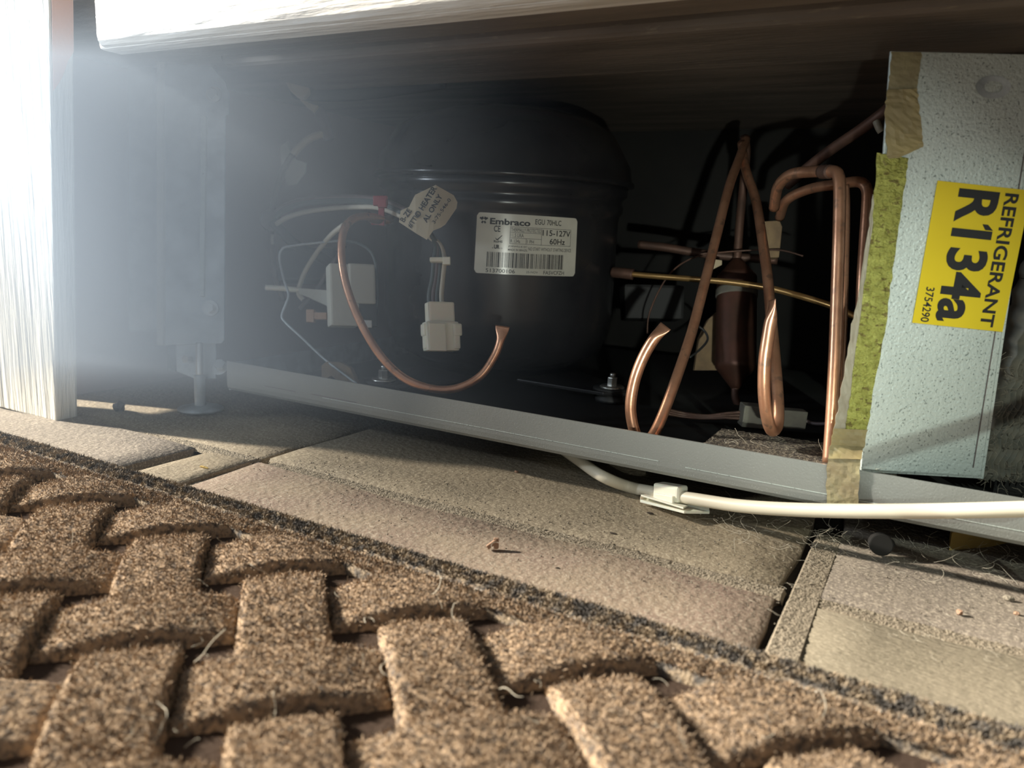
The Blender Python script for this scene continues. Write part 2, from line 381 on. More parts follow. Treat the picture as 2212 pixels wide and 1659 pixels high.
for a, b, z in ((-.30, -.165, .0332), (-.20, -.11, .0312), (-.085, .0, .0300), (-.13, -.04, .0330)):
    pass
link('crease_highlight', bm_mesh('cr', join(bx(-.36, -.12, RY-.00025, RY+.0003, .0290, .02925), bx(-.105, .10, RY-.00025, RY+.0003, .0283, .02855))), 'panel', rail)  # paler strips put in as the highlight along the rail's scribe lines
link('dark_scratch', bm_mesh('cr', join(bx(-.415, -.385, RY-.0002, RY+.0003, .0296, .0299), bx(-.37, -.33, RY-.0002, RY+.0003, .0300, .0303))), 'mauve', rail)

# compressor
CD = .652; ctr = P(1085, 490, CD); CC = Vector((ctr.x, ctr.y, 0)); RB = .0965
comp = empty('compressor', (CC.x, CC.y, .0235), 'black domed hermetic compressor with a white rating label', 'compressor')
prof = [(.0, .036), (.045, .036), (.070, .040), (.088, .050), (.0945, .066), (RB, .082), (RB, .158), (.0972, .162), (.0995, .165), (.0998, .1695), (.0985, .172), (.0988, .175), (.1025, .178), (.1030, .186)]
body = link('shell', lathe(CC, prof, 96), 'black', comp, True)
prof = [(.1030, .1845), (.1075, .1855), (.1075, .1885), (.1052, .190), (.104, .200), (.097, .212), (.089, .225), (.072, .2355), (.045, .242), (.02, .2445), (.0, .2447)]
link('lid', lathe(CC, prof, 96), 'black', comp, True)
vdir = Vector((-CC.x, -CC.y, 0)).normalized(); vper = Vector((-vdir.y, vdir.x, 0))
if vper.x < 0: vper = -vper
w1, w2 = PZ(829, 822, .034), PZ(1322, 838, .034)
for wv in (w1, w2):
    n = (wv-CC); n.z = 0; n.normalize(); t = Vector((-n.y, n.x, 0))
    foot = [CC+n*.06+t*.035, CC+n*.06-t*.035, Vector((wv.x, wv.y, 0))-t*.016+n*.004, Vector((wv.x, wv.y, 0))+n*.017, Vector((wv.x, wv.y, 0))+t*.016+n*.004]
    fo_ = link('mounting_foot', bm_mesh('foot', prism([Vector((p.x, p.y, .0305)) for p in foot], Vector((0, 0, 1)), .0026, .0006)), 'black', comp)
    c0 = Vector((wv.x, wv.y, .0235))
    link('rubber_grommet', lathe(c0, [(0, 0), (.012, 0), (.0125, .003), (.010, .005), (.010, .0068), (0, .0068)], 28), 'rubber', fo_, True)
    link('grommet_cap', lathe(c0+Vector((0, 0, .0096)), [(0, 0), (.0145, 0), (.0145, .0012), (0, .0012)], 28), 'rubber', fo_, True)
    link('washer', lathe(c0+Vector((0, 0, .0108)), [(0, 0), (.0092, 0), (.0094, .0008), (.0085, .0016), (0, .0018)], 32), 'bolt', fo_, True)
    hexbolt('bolt', c0+Vector((0, 0, .0122)), (0, 0, 1), .0041, .0066, 'bolt', fo_)
    link('bolt_stud', lathe(c0+Vector((0, 0, .0186)), [(0, 0), (.0023, 0), (.0023, .0028), (.0018, .0034), (0, .0034)], 16), 'bolt', fo_, True)
# rating label wrapped on the shell
def cyl(px, py):
    r = dirv(px, py); dx, dy = r.x, r.y; R = RB
    A = dx*dx+dy*dy; B = -2*(dx*CC.x+dy*CC.y); D = CC.x**2+CC.y**2-R*R
    t = (-B-math.sqrt(B*B-4*A*D))/(2*A); p = CAM+r*t
    return math.atan2(p.y-CC.y, p.x-CC.x), p.z
TL, TR, BL, BR = [cyl(*q) for q in ((1031, 458), (1247, 472), (1024, 589), (1241, 597))]
LW, LH = 1780., 1060.
def onlab(off):
    def fn(x, y):
        u, v = x/LW, y/LH
        th = (TL[0]*(1-u)+TR[0]*u)*(1-v)+(BL[0]*(1-u)+BR[0]*u)*v
        z = (TL[1]*(1-u)+TR[1]*u)*(1-v)+(BL[1]*(1-u)+BR[1]*u)*v
        return Vector((CC.x+(RB+off)*math.cos(th), CC.y+(RB+off)*math.sin(th), z))
    return fn
def roundrect(W, H, r, n=5):
    out = []
    for cx, cy, a in ((r, r, 180), (W-r, r, 270), (W-r, H-r, 0), (r, H-r, 90)):
        for i in range(n+1): t = math.radians(a+90*i/n); out.append((cx+r*math.cos(t), cy+r*math.sin(t)))
    return out
def labelgrid(fn, W, H, r, nx=24):
    """rounded rectangle in vertical slices so it can bend"""
    vs, fs = [], []
    for i in range(nx+1):
        x = W*i/nx; x = min(max(x, 0), W); e = 0
        if x < r: e = r-math.sqrt(max(0, r*r-(r-x)**2))
        if x > W-r: e = r-math.sqrt(max(0, r*r-(x-W+r)**2))
        vs += [fn(x, e), fn(x, H-e)]
    for i in range(nx): fs.append((2*i, 2*i+2, 2*i+3, 2*i+1))
    return vs, fs
vs, fs = labelgrid(onlab(.0003), LW, LH, 60, 60)
lab = link('rating_label', mesh('rating_label', vs, fs), 'label', comp, True); lab['label'] = 'white rating label with barcode'
pr = Print()
pr.text('Embraco', 222, 892, 85, 196, .035)
pr.text('EGU', 975, 1140, 62, 155, .008); pr.text('70HLC', 1180, 1448, 62, 155, .008)
pr.text('CE', 293, 400, 212, 322, .02)
pr.text('RoHS', 302, 445, 468, 508, .03)
pr.quad((320, 420), (345, 440), (352, 462), (340, 462)); pr.quad((340, 462), (430, 375), (440, 380), (362, 470))
pr.text('UR', 310, 402, 545, 618, .05); pr.text('c', 280, 300, 590, 615, .02); pr.text('US', 408, 448, 592, 615, .0)
def frame(x0, x1, y0, y1, t=6):
    pr.bar(x0, x1, y0, y0+t, 8); pr.bar(x0, x1, y1-t, y1, 8); pr.bar(x0, x0+t, y0, y1); pr.bar(x1-t, x1, y0, y1)
frame(560, 1650, 215, 515); pr.bar(1092, 1098, 215, 515); pr.bar(560, 1092, 312, 318, 6); pr.bar(560, 1092, 410, 416, 6); pr.bar(832, 838, 412, 512)
pr.text('THERMALLY PROTECTED', 575, 1085, 235, 300); pr.text('11.5 LRA', 575, 790, 332, 395); pr.text('R 134a', 575, 735, 435, 495); pr.text('1 PH', 850, 965, 435, 495)
pr.text('115-127V', 1112, 1638, 240, 345, .012); pr.text('60Hz', 1245, 1535, 390, 492, .012)
pr.text('JOINVILLE-SC', 540, 855, 545, 582, .01); pr.text('MADE IN BRAZIL', 540, 865, 602, 638, .01)
pr.text('NO START WITHOUT STARTING DEVICE', 878, 1668, 560, 618)
random.seed(5); x = 200
while x < 1512:
    wd = random.choice((8, 8, 14, 22)); pr.bar(x, min(x+wd, 1515), 675, 940); x += wd+random.choice((9, 9, 12, 20))
pr.text('513700106', 192, 672, 968, 1036, .006); pr.text('FA5VCFZH', 1160, 1545, 968, 1036, .006); pr.text('25-NOV', 860, 1060, 985, 1022)
for a in (0, 72, 144, 216, 288):                                   # five-armed mark left of the name
    pass
cx, cy = 118, 130
for a, l in ((-148, 78), (-62, 62), (-118, 62), (-32, 78), (60, 62), (120, 62)):
    t = math.radians(a); d = (math.cos(t), math.sin(t)); n_ = (-d[1]*15, d[0]*15)
    p0 = (cx+d[0]*22, cy+d[1]*20); p1 = (cx+d[0]*l, cy+d[1]*l)
    pr.quad((p0[0]+n_[0], p0[1]+n_[1]), (p1[0]+n_[0], p1[1]+n_[1]), (p1[0]-n_[0], p1[1]-n_[1]), (p0[0]-n_[0], p0[1]-n_[1]))
pr.build('printed_lettering', onlab(.00045), lab)

# galvanised side panel leaning at the right
hd = Vector((right.x, right.y, 0)).normalized(); pn = Vector((hd.y, -hd.x, 0))
p0 = PY(1860, 1020, .4035)
def PN(px, py, off=0.): return PP(px, py, p0+pn*off, pn)
pan_ = empty('side_panel', PN(1990, 1030), 'speckled galvanised metal side panel standing behind the rail at the right', 'panel')
c = [PN(1860, 1019), PN(2118, 1034), PN(2252, 118), PN(1925, 110)]
link('sheet', bm_mesh('sheet', prism(c, -pn, .0016, .0003)), 'panel', pan_)
link('folded_edge', bm_mesh('fe', prism([PN(2118, 1034), PN(2252, 118), PN(2252, 118)-pn*.02+hd*.002, PN(2118, 1034)-pn*.02+hd*.002], hd, .0014)), 'panel', pan_)
link('bottom_flange', bm_mesh('bf', prism([PN(1864, 1020)+Vector((0, 0, .0006)), PN(2120, 1034)+Vector((0, 0, .0006)), PN(2120, 1034)-pn*.028, PN(1864, 1020)-pn*.028], Vector((0, 0, 1)), .001)), 'panel', pan_)
link('scribed_line', bm_mesh('sl', prism([PN(2212, 330, .0002), PN(2214, 330, .0002), PN(2103, 1010, .0002), PN(2101, 1010, .0002)], pn, .0002)), 'mauve', pan_)
ring = []
oc = PN(2146, 188, .0003); 
vs = []; fs = []
for i in range(32):
    t = 2*math.pi*i/32
    for r in (.0040, .0078): vs.append(oc+hd*math.cos(t)*r+Vector((0, 0, 1))*math.sin(t)*r*.62)
for i in range(32): a = 2*i; b = 2*((i+1) % 32); fs.append((a, a+1, b+1, b))
o = link('ring_stain', mesh('ring_stain', vs, fs), 'zinc', pan_); o['label'] = 'faint grey oval ring mark'
# yellow refrigerant sticker
sTL, sBL, sBR = PN(2025, 390, .0005), PN(1970, 697, .0005), PN(2165, 717, .0005); sTR = sTL+(sBR-sBL)
stk = tag(link('sticker', bm_mesh('stk', prism([sTL, sBL, sBR, sTR], pn, .0002)), 'sticker'), 'yellow refrigerant sticker on the galvanised panel, black lettering running downwards', 'sticker')
sW = (sTR-sTL); sL = (sBL-sTL)
def onst(x, y):   # x along the reading direction (down), y from cap side (right) toward left
    return sTL+sL*x+sW*(1-y)+pn*.0004
ps = Print()
ps.text('R134a', .035, .965, (195-133)/195., (195-46)/195., .03)
ps.text('REFRIGERANT', .035, .975, (195-172)/195., (195-143)/195., .022)
ps.text('3754290', .735, .985, (195-34)/195., (195-16)/195., .012)
ps.quad((.300, .320), (.300, .405), (.262, .445), (.262, .385))
ps.build('printed_lettering', onst, stk)

# ------------------------------------------------------------------ tapes
def strip(name, rows, m, parent, wr=.0003, nx=8):
    """rows: [(left point, right point)] -> wrinkled strip with a thickness"""
    vs, fs = [], []; R = []
    for i in range(len(rows)-1):
        for s in range(6): t = s/6; R.append((rows[i][0].lerp(rows[i+1][0], t), rows[i][1].lerp(rows[i+1][1], t)))
    R.append(rows[-1])
    for l, r_ in R:
        for j in range(nx+1): vs.append(l.lerp(r_, j/nx)+pn*(.0002+random.random()*wr)+hd*(random.uniform(-1, 1)*.0004 if j in (0, nx) else 0))
    for i in range(len(R)-1):
        for j in range(nx): a = i*(nx+1)+j; fs.append((a, a+1, a+nx+2, a+nx+1))
    o = link(name, mesh(name, vs, fs), m, parent)
    md = o.modifiers.new('s', 'SOLIDIFY'); md.thickness = .0002
    return o
tape = empty('adhesive_tape', PN(1830, 1080), 'long yellow crinkled tape strip down the left edge of the panel onto the grey rail', 'tape')
rows = [((1893, 330), (1960, 342)), ((1889, 400), (1953, 400)), ((1884, 480), (1940, 490)), ((1868, 600), (1925, 600)), ((1855, 700), (1912, 705)), ((1843, 800), (1893, 800)), ((1832, 880), (1880, 880)), ((1826, 930), (1872, 930))]
strip('yellow_strip', [(PN(*a, .0003), PN(*b, .0003)) for a, b in rows], 'tape', tape, .0006, 10)
rows = [((1905, 118), (1934, 118)), ((1912, 200), (1930, 200))]
rows = [((1884, 420), (1890, 420)), ((1874, 500), (1885, 500)), ((1856, 620), (1867, 620)), ((1839, 700), (1858, 700)), ((1824, 800), (1845, 800)), ((1809, 880), (1834, 880)), ((1800, 930), (1828, 930))]
strip('overhanging_edge', [(PN(*a, .0), PN(*b, .0)) for a, b in rows], 'tape_g', tape, .0003, 4)
rows = [((1800, 925), (1873, 928)), ((1793, 960), (1866, 965)), ((1788, 990), (1859, 992))]
strip('brown_middle', [(PN(*a, .0008), PN(*b, .0008)) for a, b in rows[:2]]+[(PY(1788, 990, .3925), PY(1859, 992, .3925))], 'tape_b', tape, .0005, 8)
strip('lower_end', [(PY(*a, .3935), PY(*b, .3935)) for a, b in (((1788, 988), (1859, 990)), ((1784, 1040), (1855, 1040)), ((1785, 1092), (1852, 1090)))], 'tape_o', tape, .0004, 8)
tp2 = empty('tape_patch', PN(1950, 340), 'short brown wrinkled tape patch near the top of the panel edge', 'tape')
strip('patch', [(PN(*a, .0012), PN(*b, .0012)) for a, b in (((1915, 194), (1981, 192)), ((1910, 235), (1984, 235)), ((1912, 290), (1990, 290)), ((1916, 338), (1992, 318)))], 'tape_b', tp2, .0006, 8)
strip('torn_corner', [(PN(*a, .001), PN(*b, .001)) for a, b in (((1916, 338), (1990, 318)), ((1918, 343), (1942, 341)))], 'tape_b', tp2, .0002, 4)
strip('older_tape', [(PN(*a, .0002), PN(*b, .0002)) for a, b in (((1925, 112), (1990, 113)), ((1921, 160), (1985, 160)), ((1916, 200), (1980, 200)))], 'tape_o', tape, .0002, 6)

# condenser fins at the far right, dusty
fin = empty('condenser_coil', PN(2180, 1080)-pn*.03, 'dusty finned condenser coil at the right edge behind the panel', 'coil')
f0 = PN(2128, 700, -.012)
for k in range(16):
    base = PN(2122, 1040, -.014)+hd*(.0014+k*.0030)
    vs, fs = [], []; n = 60; ph = random.uniform(0, .3)
    for i in range(n+1):
        z = .034+.205*i/n; wv = .0011*math.sin(z*520+k*.2+ph)
        q = Vector((base.x, base.y, 0))+hd*(wv+ (z-.04)*.135)
        for dpt in (0, -.022): vs.append((q.x+pn.x*dpt, q.y+pn.y*dpt, z))
    for i in range(n): fs.append((2*i, 2*i+1, 2*i+3, 2*i+2))
    o = link('fin', mesh('fin', vs, fs), 'fin', fin, True); md = o.modifiers.new('s', 'SOLIDIFY'); md.thickness = .0003
o = link('coil_core', bm_mesh('cc', obox(PN(2122, 1040, -.031)+hd*.034+Vector((0, 0, .085)), hd, pn, Vector((0, 0, 1)), .030, .004, .10)), 'dark', fin)

# ================================================================== PIPES (copper)
cpr = 'copper'
t = empty('process_tube', P(960, 842, .50), 'big copper tube curving in a U before the compressor, flattened open end', 'tube', 'crimped copper process tubes')
pts = TP([(838, 478, .545), (800, 468, .53), (765, 472, .515), (742, 500, .507), (738, 560, .502), (752, 630, .50), (783, 705, .498), (825, 772, .497), (875, 818, .497), (935, 840, .497), (990, 838, .497), (1038, 812, .497), (1068, 770, .497), (1081, 735, .497), (1086, 704, .497)])
tube('copper_tube', pts, .00265, cpr, t, n=16, sub=8, pinch_end=9, pinch_dir=right, flare=1.75)
o = tube('brazed_sleeve', TP([(845, 474, .548), (812, 474, .536), (792, 466, .530)]), .0032, 'copper_d', t, n=14)

t = empty('process_tube', P(1395, 955, .452), 'copper tube with pinched tip, left of two, hooked behind the grey rail', 'tube', 'crimped copper process tubes')
pts = TP([(1612, 300, .60), (1598, 340, .57), (1576, 400, .545), (1550, 500, .52), (1525, 600, .50), (1495, 715, .48), (1460, 820, .465), (1428, 905, .457), (1405, 948, .452), (1385, 955, .448), (1370, 930, .445), (1362, 880, .443), (1370, 825, .441), (1388, 775, .439), (1412, 733, .437), (1438, 704, .436)])
tube('copper_tube', pts, .00325, cpr, t, n=16, sub=8, pinch_end=8, pinch_dir=back*.8+right*.5-up*.5, flare=1.5)
t = empty('process_tube', P(1670, 935, .42), 'copper tube with pointed pinched tip, right of two, bent back on itself', 'tube', 'crimped copper process tubes')
pts = TP([(1602, 310, .59), (1612, 370, .565), (1632, 430, .545), (1647, 520, .51), (1658, 600, .485), (1667, 700, .46), (1676, 800, .44), (1681, 880, .428), (1679, 918, .422), (1668, 930, .415), (1658, 905, .409), (1651, 850, .405), (1652, 780, .402), (1660, 720, .401), (1667, 680, .4), (1668, 648, .4)])
tube('copper_tube', pts, .00325, cpr, t, n=16, sub=8, pinch_end=12, pinch_dir=back, flare=1.7)
t = empty('riser_pipe', P(1788, 1010, .39), 'tall copper riser pipe nearest the panel, elbowed top, leftmost', 'pipe', 'copper riser pipes beside the panel')
pts = TP([(1672, 450, .47), (1680, 405, .455), (1706, 378, .44), (1750, 371, .425), (1785, 371, .41), (1804, 371, .403), (1812, 384, .399), (1814, 420, .397), (1812, 520, .395), (1808, 640, .394), (1803, 780, .392), (1797, 900, .391), (1790, 1000, .39)])
tube('copper_tube', pts, .0031, cpr, t, n=16, sub=8)
tube('solder_joint', TP([(1775, 371, .414), (1786, 371, .4095), (1794, 371, .406)]), .0037, 'copper_d', t, n=14, sub=4)
t = empty('riser_pipe', P(1820, 1000, .405), 'slim copper riser pipe close behind the leftmost riser', 'pipe', 'copper riser pipes beside the panel')
pts = TP([(1824, 400, .415), (1826, 450, .415), (1824, 560, .414), (1820, 700, .412), (1812, 850, .41), (1806, 985, .408)])
tube('copper_tube', pts, .0024, 'copper', t, n=14)
t = empty('riser_pipe', P(1850, 900, .43), 'copper riser pipe with rounded elbow, partly behind the yellow tape', 'pipe', 'copper riser pipes beside the panel')
pts = TP([(1684, 470, .52), (1700, 432, .50), (1750, 408, .48), (1810, 398, .455), (1845, 393, .443), (1863, 396, .437), (1873, 412, .434), (1873, 445, .433), (1868, 520, .432), (1862, 620, .43), (1858, 760, .43), (1850, 900, .43), (1842, 1000, .43)])
tube('copper_tube', pts, .0031, cpr, t, n=16, sub=8)
t = empty('suction_pipe', P(1745, 365, .5), 'dull copper pipe slanting up to the top of the panel', 'pipe')
tube('copper_tube', TP([(1700, 400, .55), (1750, 358, .53), (1800, 320, .51), (1855, 283, .49), (1900, 250, .475), (1930, 225, .47)]), .0036, 'copper_d', t, n=14)
tube('clip_ring', TP([(1893, 262, .47), (1898, 275, .469), (1904, 285, .469)]), .0022, 'tape_g', t, n=10)
t = empty('discharge_tube', P(1360, 592, .58), 'thin bright brass coloured tube running from compressor towards the risers', 'pipe')
tube('brass_tube', TP([(1362, 592, .60), (1420, 597, .59), (1500, 603, .57), (1580, 610, .55), (1660, 622, .53), (1730, 640, .51), (1800, 662, .49), (1850, 685, .48)]), .00215, 'brass', t, n=12)
tube('copper_collar', TP([(1325, 588, .61), (1345, 590, .604), (1368, 593, .60)]), .0042, 'copper_d', t, n=12)
t = empty('return_tube', P(1392, 532, .62), 'dim dark copper tube above the brass coloured one', 'pipe')
tube('copper_tube', TP([(1380, 528, .66), (1440, 535, .65), (1520, 548, .64), (1600, 556, .63), (1680, 562, .62)]), .0035, 'copper_d', t, n=12)

# filter drier
t = empty('filter_drier', P(1588, 830, .60), 'dark copper filter drier cylinder standing behind the two pinched tubes', 'drier')
ax0, ax1 = P(1588, 840, .60), P(1592, 560, .62); axd = (ax1-ax0).normalized(); LL = (ax1-ax0).length
def rr(s): return .0030+.0125*min(1, s/.16)*1. if s < .16 else (.0155 if s < .86 else .0155-.0120*(s-.86)/.14)
tube('drier_body', [ax0.lerp(ax1, i/50) for i in range(51)], rr, 'drier', t, n=28, raw=True)
tube('strap', [ax0.lerp(ax1, .70+i*.012) for i in range(6)], .0162, 'dusty', t, n=28, raw=True)
tube('top_tube', TP([(1592, 565, .62), (1598, 480, .62), (1606, 400, .62), (1612, 330, .61), (1608, 296, .60)]), .0034, 'copper_d', t, n=12)
tube('lower_tube', TP([(1588, 838, .60), (1589, 860, .60), (1600, 885, .60)]), .003, 'copper_d', t, n=12)

# beige bits at the back right
def slab(name, poly, d, th, m, label, cat, base=None, bev=.0006):
    pts = [P(x, y, d) for x, y in poly]
    o = link(name, bm_mesh(name, prism(pts, -back, th, bev)), m); return tag(o, label, cat)
slab('terminal_cover', [(1652, 478), (1684, 476), (1690, 490), (1686, 530), (1683, 556), (1656, 556), (1655, 530)], .60, .012, 'cork', 'small beige plastic cover behind the right pinched tube', 'cover')
slab('control_box', [(1348, 612), (1480, 616), (1478, 690), (1350, 688)], .70, .03, 'rubber', 'dim grey control box between compressor and filter drier', 'box', bev=.003)
slab('insulation_scrap', [(1500, 800), (1510, 730), (1530, 690), (1556, 668), (1562, 720), (1558, 800)], .66, .006, 'cork', 'pale triangular insulation scrap left of the filter drier', 'insulation')
slab('cable_clamp', [(1534, 575), (1545, 560), (1560, 562), (1560, 572), (1540, 582)], .60, .004, 'tan', 'tiny beige clamp on the brass coloured tube', 'clamp')
t = empty('black_lead', P(1500, 760, .56), 'thin black lead bent behind the left pinched tube', 'wire')
tube('lead', TP([(1510, 705, .60), (1524, 718, .598), (1528, 735, .595), (1512, 755, .59), (1490, 772, .585)]), .0009, 'rubber', t, n=8)
t = empty('capillary_tube', P(1400, 700, .60), 'hair thin copper capillary tube arcing beside the compressor', 'tube')
tube('capillary', TP([(1398, 720, .62), (1402, 680, .62), (1425, 625, .62), (1455, 583, .62), (1500, 556, .62), (1560, 545, .61), (1640, 540, .60), (1690, 541, .59), (1735, 553, .58)]), .0007, 'copper_d', t, n=8)

# wires and connector lying on the pan
t = empty('wire_connector', P(1670, 905, .52), 'white plug connector, darkened to look shaded, lying on the pan behind the right pinched tube', 'connector')
cpt = P(1670, 902, .50); cax = (P(1740, 908, .505)-P(1600, 896, .505)).normalized(); cz = Vector((0, 0, 1)); cy = cz.cross(cax).normalized(); cz = cax.cross(cy)
link('housing', bm_mesh('h', obox(P(1638, 898, .505), cax, cy, cz, .0115, .006, .0072, .0008)), 'dusty', t)
link('housing', bm_mesh('h', obox(P(1706, 903, .505), cax, cy, cz, .0095, .005, .0060, .0008)), 'dusty', t)
for k in range(3):
    tube('wire', TP([(1440, 884+k*5, .53), (1480, 893+k*4, .53), (1530, 898+k*3, .52), (1570, 893+k*5, .512), (1604, 890+k*7, .507)]), .0011, 'copper_d', t, n=8)
tube('wire', TP([(1733, 906, .505), (1760, 915, .50), (1795, 915, .49)]), .0012, 'mauve', t, n=8)

# dusty mat on the pan behind the rail
vs, fs = [], []; nx, ny = 60, 30
A_ = PZ(1560, 985, .040); 
for j in range(ny+1):
    for i in range(nx+1):
        u, v = i/nx, j/ny; x = -.100+.095*u; y = .3985+.05*v+.01*u*v
        vs.append((x, y, .0395+random.uniform(-.0003, .0003)))
for j in range(ny):
    for i in range(nx): a = j*(nx+1)+i; fs.append((a, a+1, a+nx+2, a+nx+1))
fm = link('felt_pad', mesh('felt_pad', vs, fs), 'mat'); md = fm.modifiers.new('s', 'SOLIDIFY'); md.thickness = .016; md.offset = -1
tag(fm, 'dusty dark felt pad on the pan just behind the rail', 'pad')

# ================================================================== LEFT: leveller bracket
t = empty('leveling_leg', PZ(432, 880, 0), 'galvanised adjustable levelling leg bracket standing at the left behind the post', 'leg')
LD = .60
def LP(px, py, d=LD): return P(px, py, d)
lv = [P(x, y, LD) for x, y in ((352, 120), (438, 120), (470, 158), (486, 175), (494, 200), (494, 245), (486, 252), (484, 735), (478, 742), (352, 745))]
link('plate', bm_mesh('pl', prism(lv, -back, .002, .0004)), 'zinc', t)
link('front_fold', bm_mesh('ff', prism([P(338, 122, LD-.004), P(350, 122, LD-.004), P(352, 745, LD-.004), P(338, 745, LD-.004)], -back, .016, .0006)), 'paint', t)  # steel fold coloured cream so that its lit edge shows bright
link('inner_rib', bm_mesh('ir', prism([P(434, 250, LD-.003), P(445, 250, LD-.003), P(440, 640, LD-.003), P(430, 640, LD-.003)], -back, .003, .0004)), 'panel', t)
link('rear_channel', bm_mesh('rc', prism([P(275, 110, LD+.02), P(338, 112, LD+.02), P(340, 715, LD+.02), P(278, 715, LD+.02)], -back, .002, .0004)), 'zinc', t)
for bx_, by_ in ((462, 205), (455, 666)):
    c0 = P(bx_, by_, LD-.001)
    b_ = link('washer', bm_mesh('w', disc_bm(c0, back, .0062, .001, 28, .0002)), 'bolt', t); hexbolt('bolt', c0+back*.001, back, .0042, .004, 'bolt', t)
link('lower_bracket', bm_mesh('lb', prism([P(380, 742, LD+.004), (P(466, 742, LD+.004)), P(466, 818, LD+.004), P(420, 818, LD+.004), P(382, 802, LD+.004)], -back, .002, .0004)), 'zinc', t)
link('dark_slot', bm_mesh('ds', prism([P(362, 745, LD+.008), P(379, 745, LD+.008), P(379, 802, LD+.008), P(362, 800, LD+.008)], -back, .002, .0)), 'dark', t)
tube('threaded_rod', [P(431, 740, LD-.004), P(431, 770, LD-.004), P(431, 812, LD-.004)], .0028, 'bolt', t, n=14)
tube('lower_rod', [P(431, 810, LD-.003), P(432, 845, LD-.003), PZ(433, 880, .002)], .0042, 'zinc', t, n=14)
fc = PZ(434, 884, .0)
link('foot_pad', lathe(Vector((fc.x, fc.y, 0)), [(0, 0), (.017, 0), (.017, .0015), (.008, .004), (0, .004)], 28), 'zinc', t, True)
c0 = P(410, 776, LD+.002); hexbolt('side_bolt', c0, back-right*.4, .0034, .005, 'bolt', t)
c0 = P(475, 790, LD-.004)
link('washer', bm_mesh('w', disc_bm(c0+Vector((0, 0, -.002)), back+up*.5, .0062, .001, 28, .0002)), 'bolt', t); hexbolt('corner_bolt', c0, back+up*.5+right*.2, .0042, .004, 'bolt', t)

# ================================================================== LEFT: wiring
t = empty('suction_hose', P(590, 610, .66), 'brown insulated hose arcing down left of the compressor', 'hose')
tube('hose', TP([(700, 290, .66), (668, 300, .66), (635, 330, .66), (610, 372, .66), (594, 425, .66), (586, 480, .66), (587, 540, .66), (593, 590, .665), (612, 650, .67)]), .0027, 'copper_d', t, n=12)
tube('pale_sleeve', TP([(702, 288, .655), (672, 298, .654), (646, 318, .654), (634, 334, .654)]), .0030, 'tan', t, n=12)
tube('hose_highlight', TP([(588, 507, .655), (588, 518, .655), (589, 528, .655)]), .0012, 'wwire', t, n=8)  # ivory strip laid on the hose to stand for its highlight
slab('foil_scrap', [(603, 318), (622, 305), (628, 330), (640, 345), (662, 352), (660, 372), (640, 398), (620, 400), (610, 365)], .68, .002, 'relay', 'crumpled pale scrap behind the brown hose', 'scrap')
t = empty('cable_grommet', P(582, 476, .64), 'dark round grommet gathering the wires at the hose', 'grommet')
link('collar', bm_mesh('col', disc_bm(P(583, 478, .655), back+right*.5, .0088, .006, 28, .0015)), 'mauve', t, True)
tube('sleeve', TP([(590, 480, .648), (640, 530, .645), (700, 560, .64), (740, 590, .64)]), .0045, 'rubber', t, n=12)
t = empty('wire_harness', P(950, 660, .53), 'grey and ivory wire bundle looping from the grommet down to the white plug', 'wire')
for k, (dy, dx, m_) in enumerate(((-6, 0, 'gwire'), (-12, 3, 'mauve'), (-2, 6, 'gwire'), (6, 8, 'wwire'))):
    e = (7*k-10)
    tube('wire', TP([(597, 470+dy+8*(k == 3), .64), (620, 455+dy+9*(k == 3), .632), (660, 443+dy+9*(k == 3), .62), (720, 438+dy+6*(k == 3), .60), (780, 438+dy+3*(k == 3), .575), (820, 443+dy, .555), (860, 458+dy, .542), (900, 480+dy, .532), (928, 503+dx, .528), (942+dx, 530, .526), (948+e, 560, .526), (945+e, 600, .526), (940+e*1.2, 635, .525), (941+e*1.2, 665, .525)]), .0019 if k == 3 else .0019, m_, t, n=10)
# loose single white wire to the relay
t = empty('single_wire', P(650, 640, .60), 'single ivory wire curving down to the starter relay', 'wire', 'loose wires to the relay')
tube('wire', TP([(742, 486, .57), (715, 508, .58), (685, 545, .595), (660, 585, .60), (648, 615, .60), (645, 635, .60), (655, 648, .60)]), .0019, 'wwire', t, n=10)
t = empty('single_wire', P(655, 660, .60), 'single mauve grey wire slanting to the relay terminal', 'wire', 'loose wires to the relay')
tube('wire', TP([(745, 530, .60), (715, 575, .60), (685, 625, .60), (660, 655, .60), (648, 666, .602)]), .0016, 'mauve', t, n=10)
# red tie
t = empty('cable_tie', P(820, 455, .545), 'red cable tie gripping wires and copper tube', 'cable tie', 'cable ties on the wiring')
rc = P(819, 455, .545); hh = right; vv = up
loop = [rc+(hh*math.cos(a)*.0060+back*math.sin(a)*.0062)+vv*(.0052*math.sin(a*1.0)) for a in [2*math.pi*i/28 for i in range(29)]]
link('band', bm_mesh('b', join(obox(P(822, 434, .538), right, up, back, .0050, .0034, .0018, .0008), obox(P(824, 462, .539), (right+up*-.15).normalized(), up, back, .0021, .0080, .0013, .0006), obox(P(815, 480, .540), right, up, back, .0042, .0018, .0012, .0005))), 'red', t)
link('head', bm_mesh('b', obox(P(826, 440, .536), right, up, back, .0030, .0028, .0022, .0006)), 'red', t)
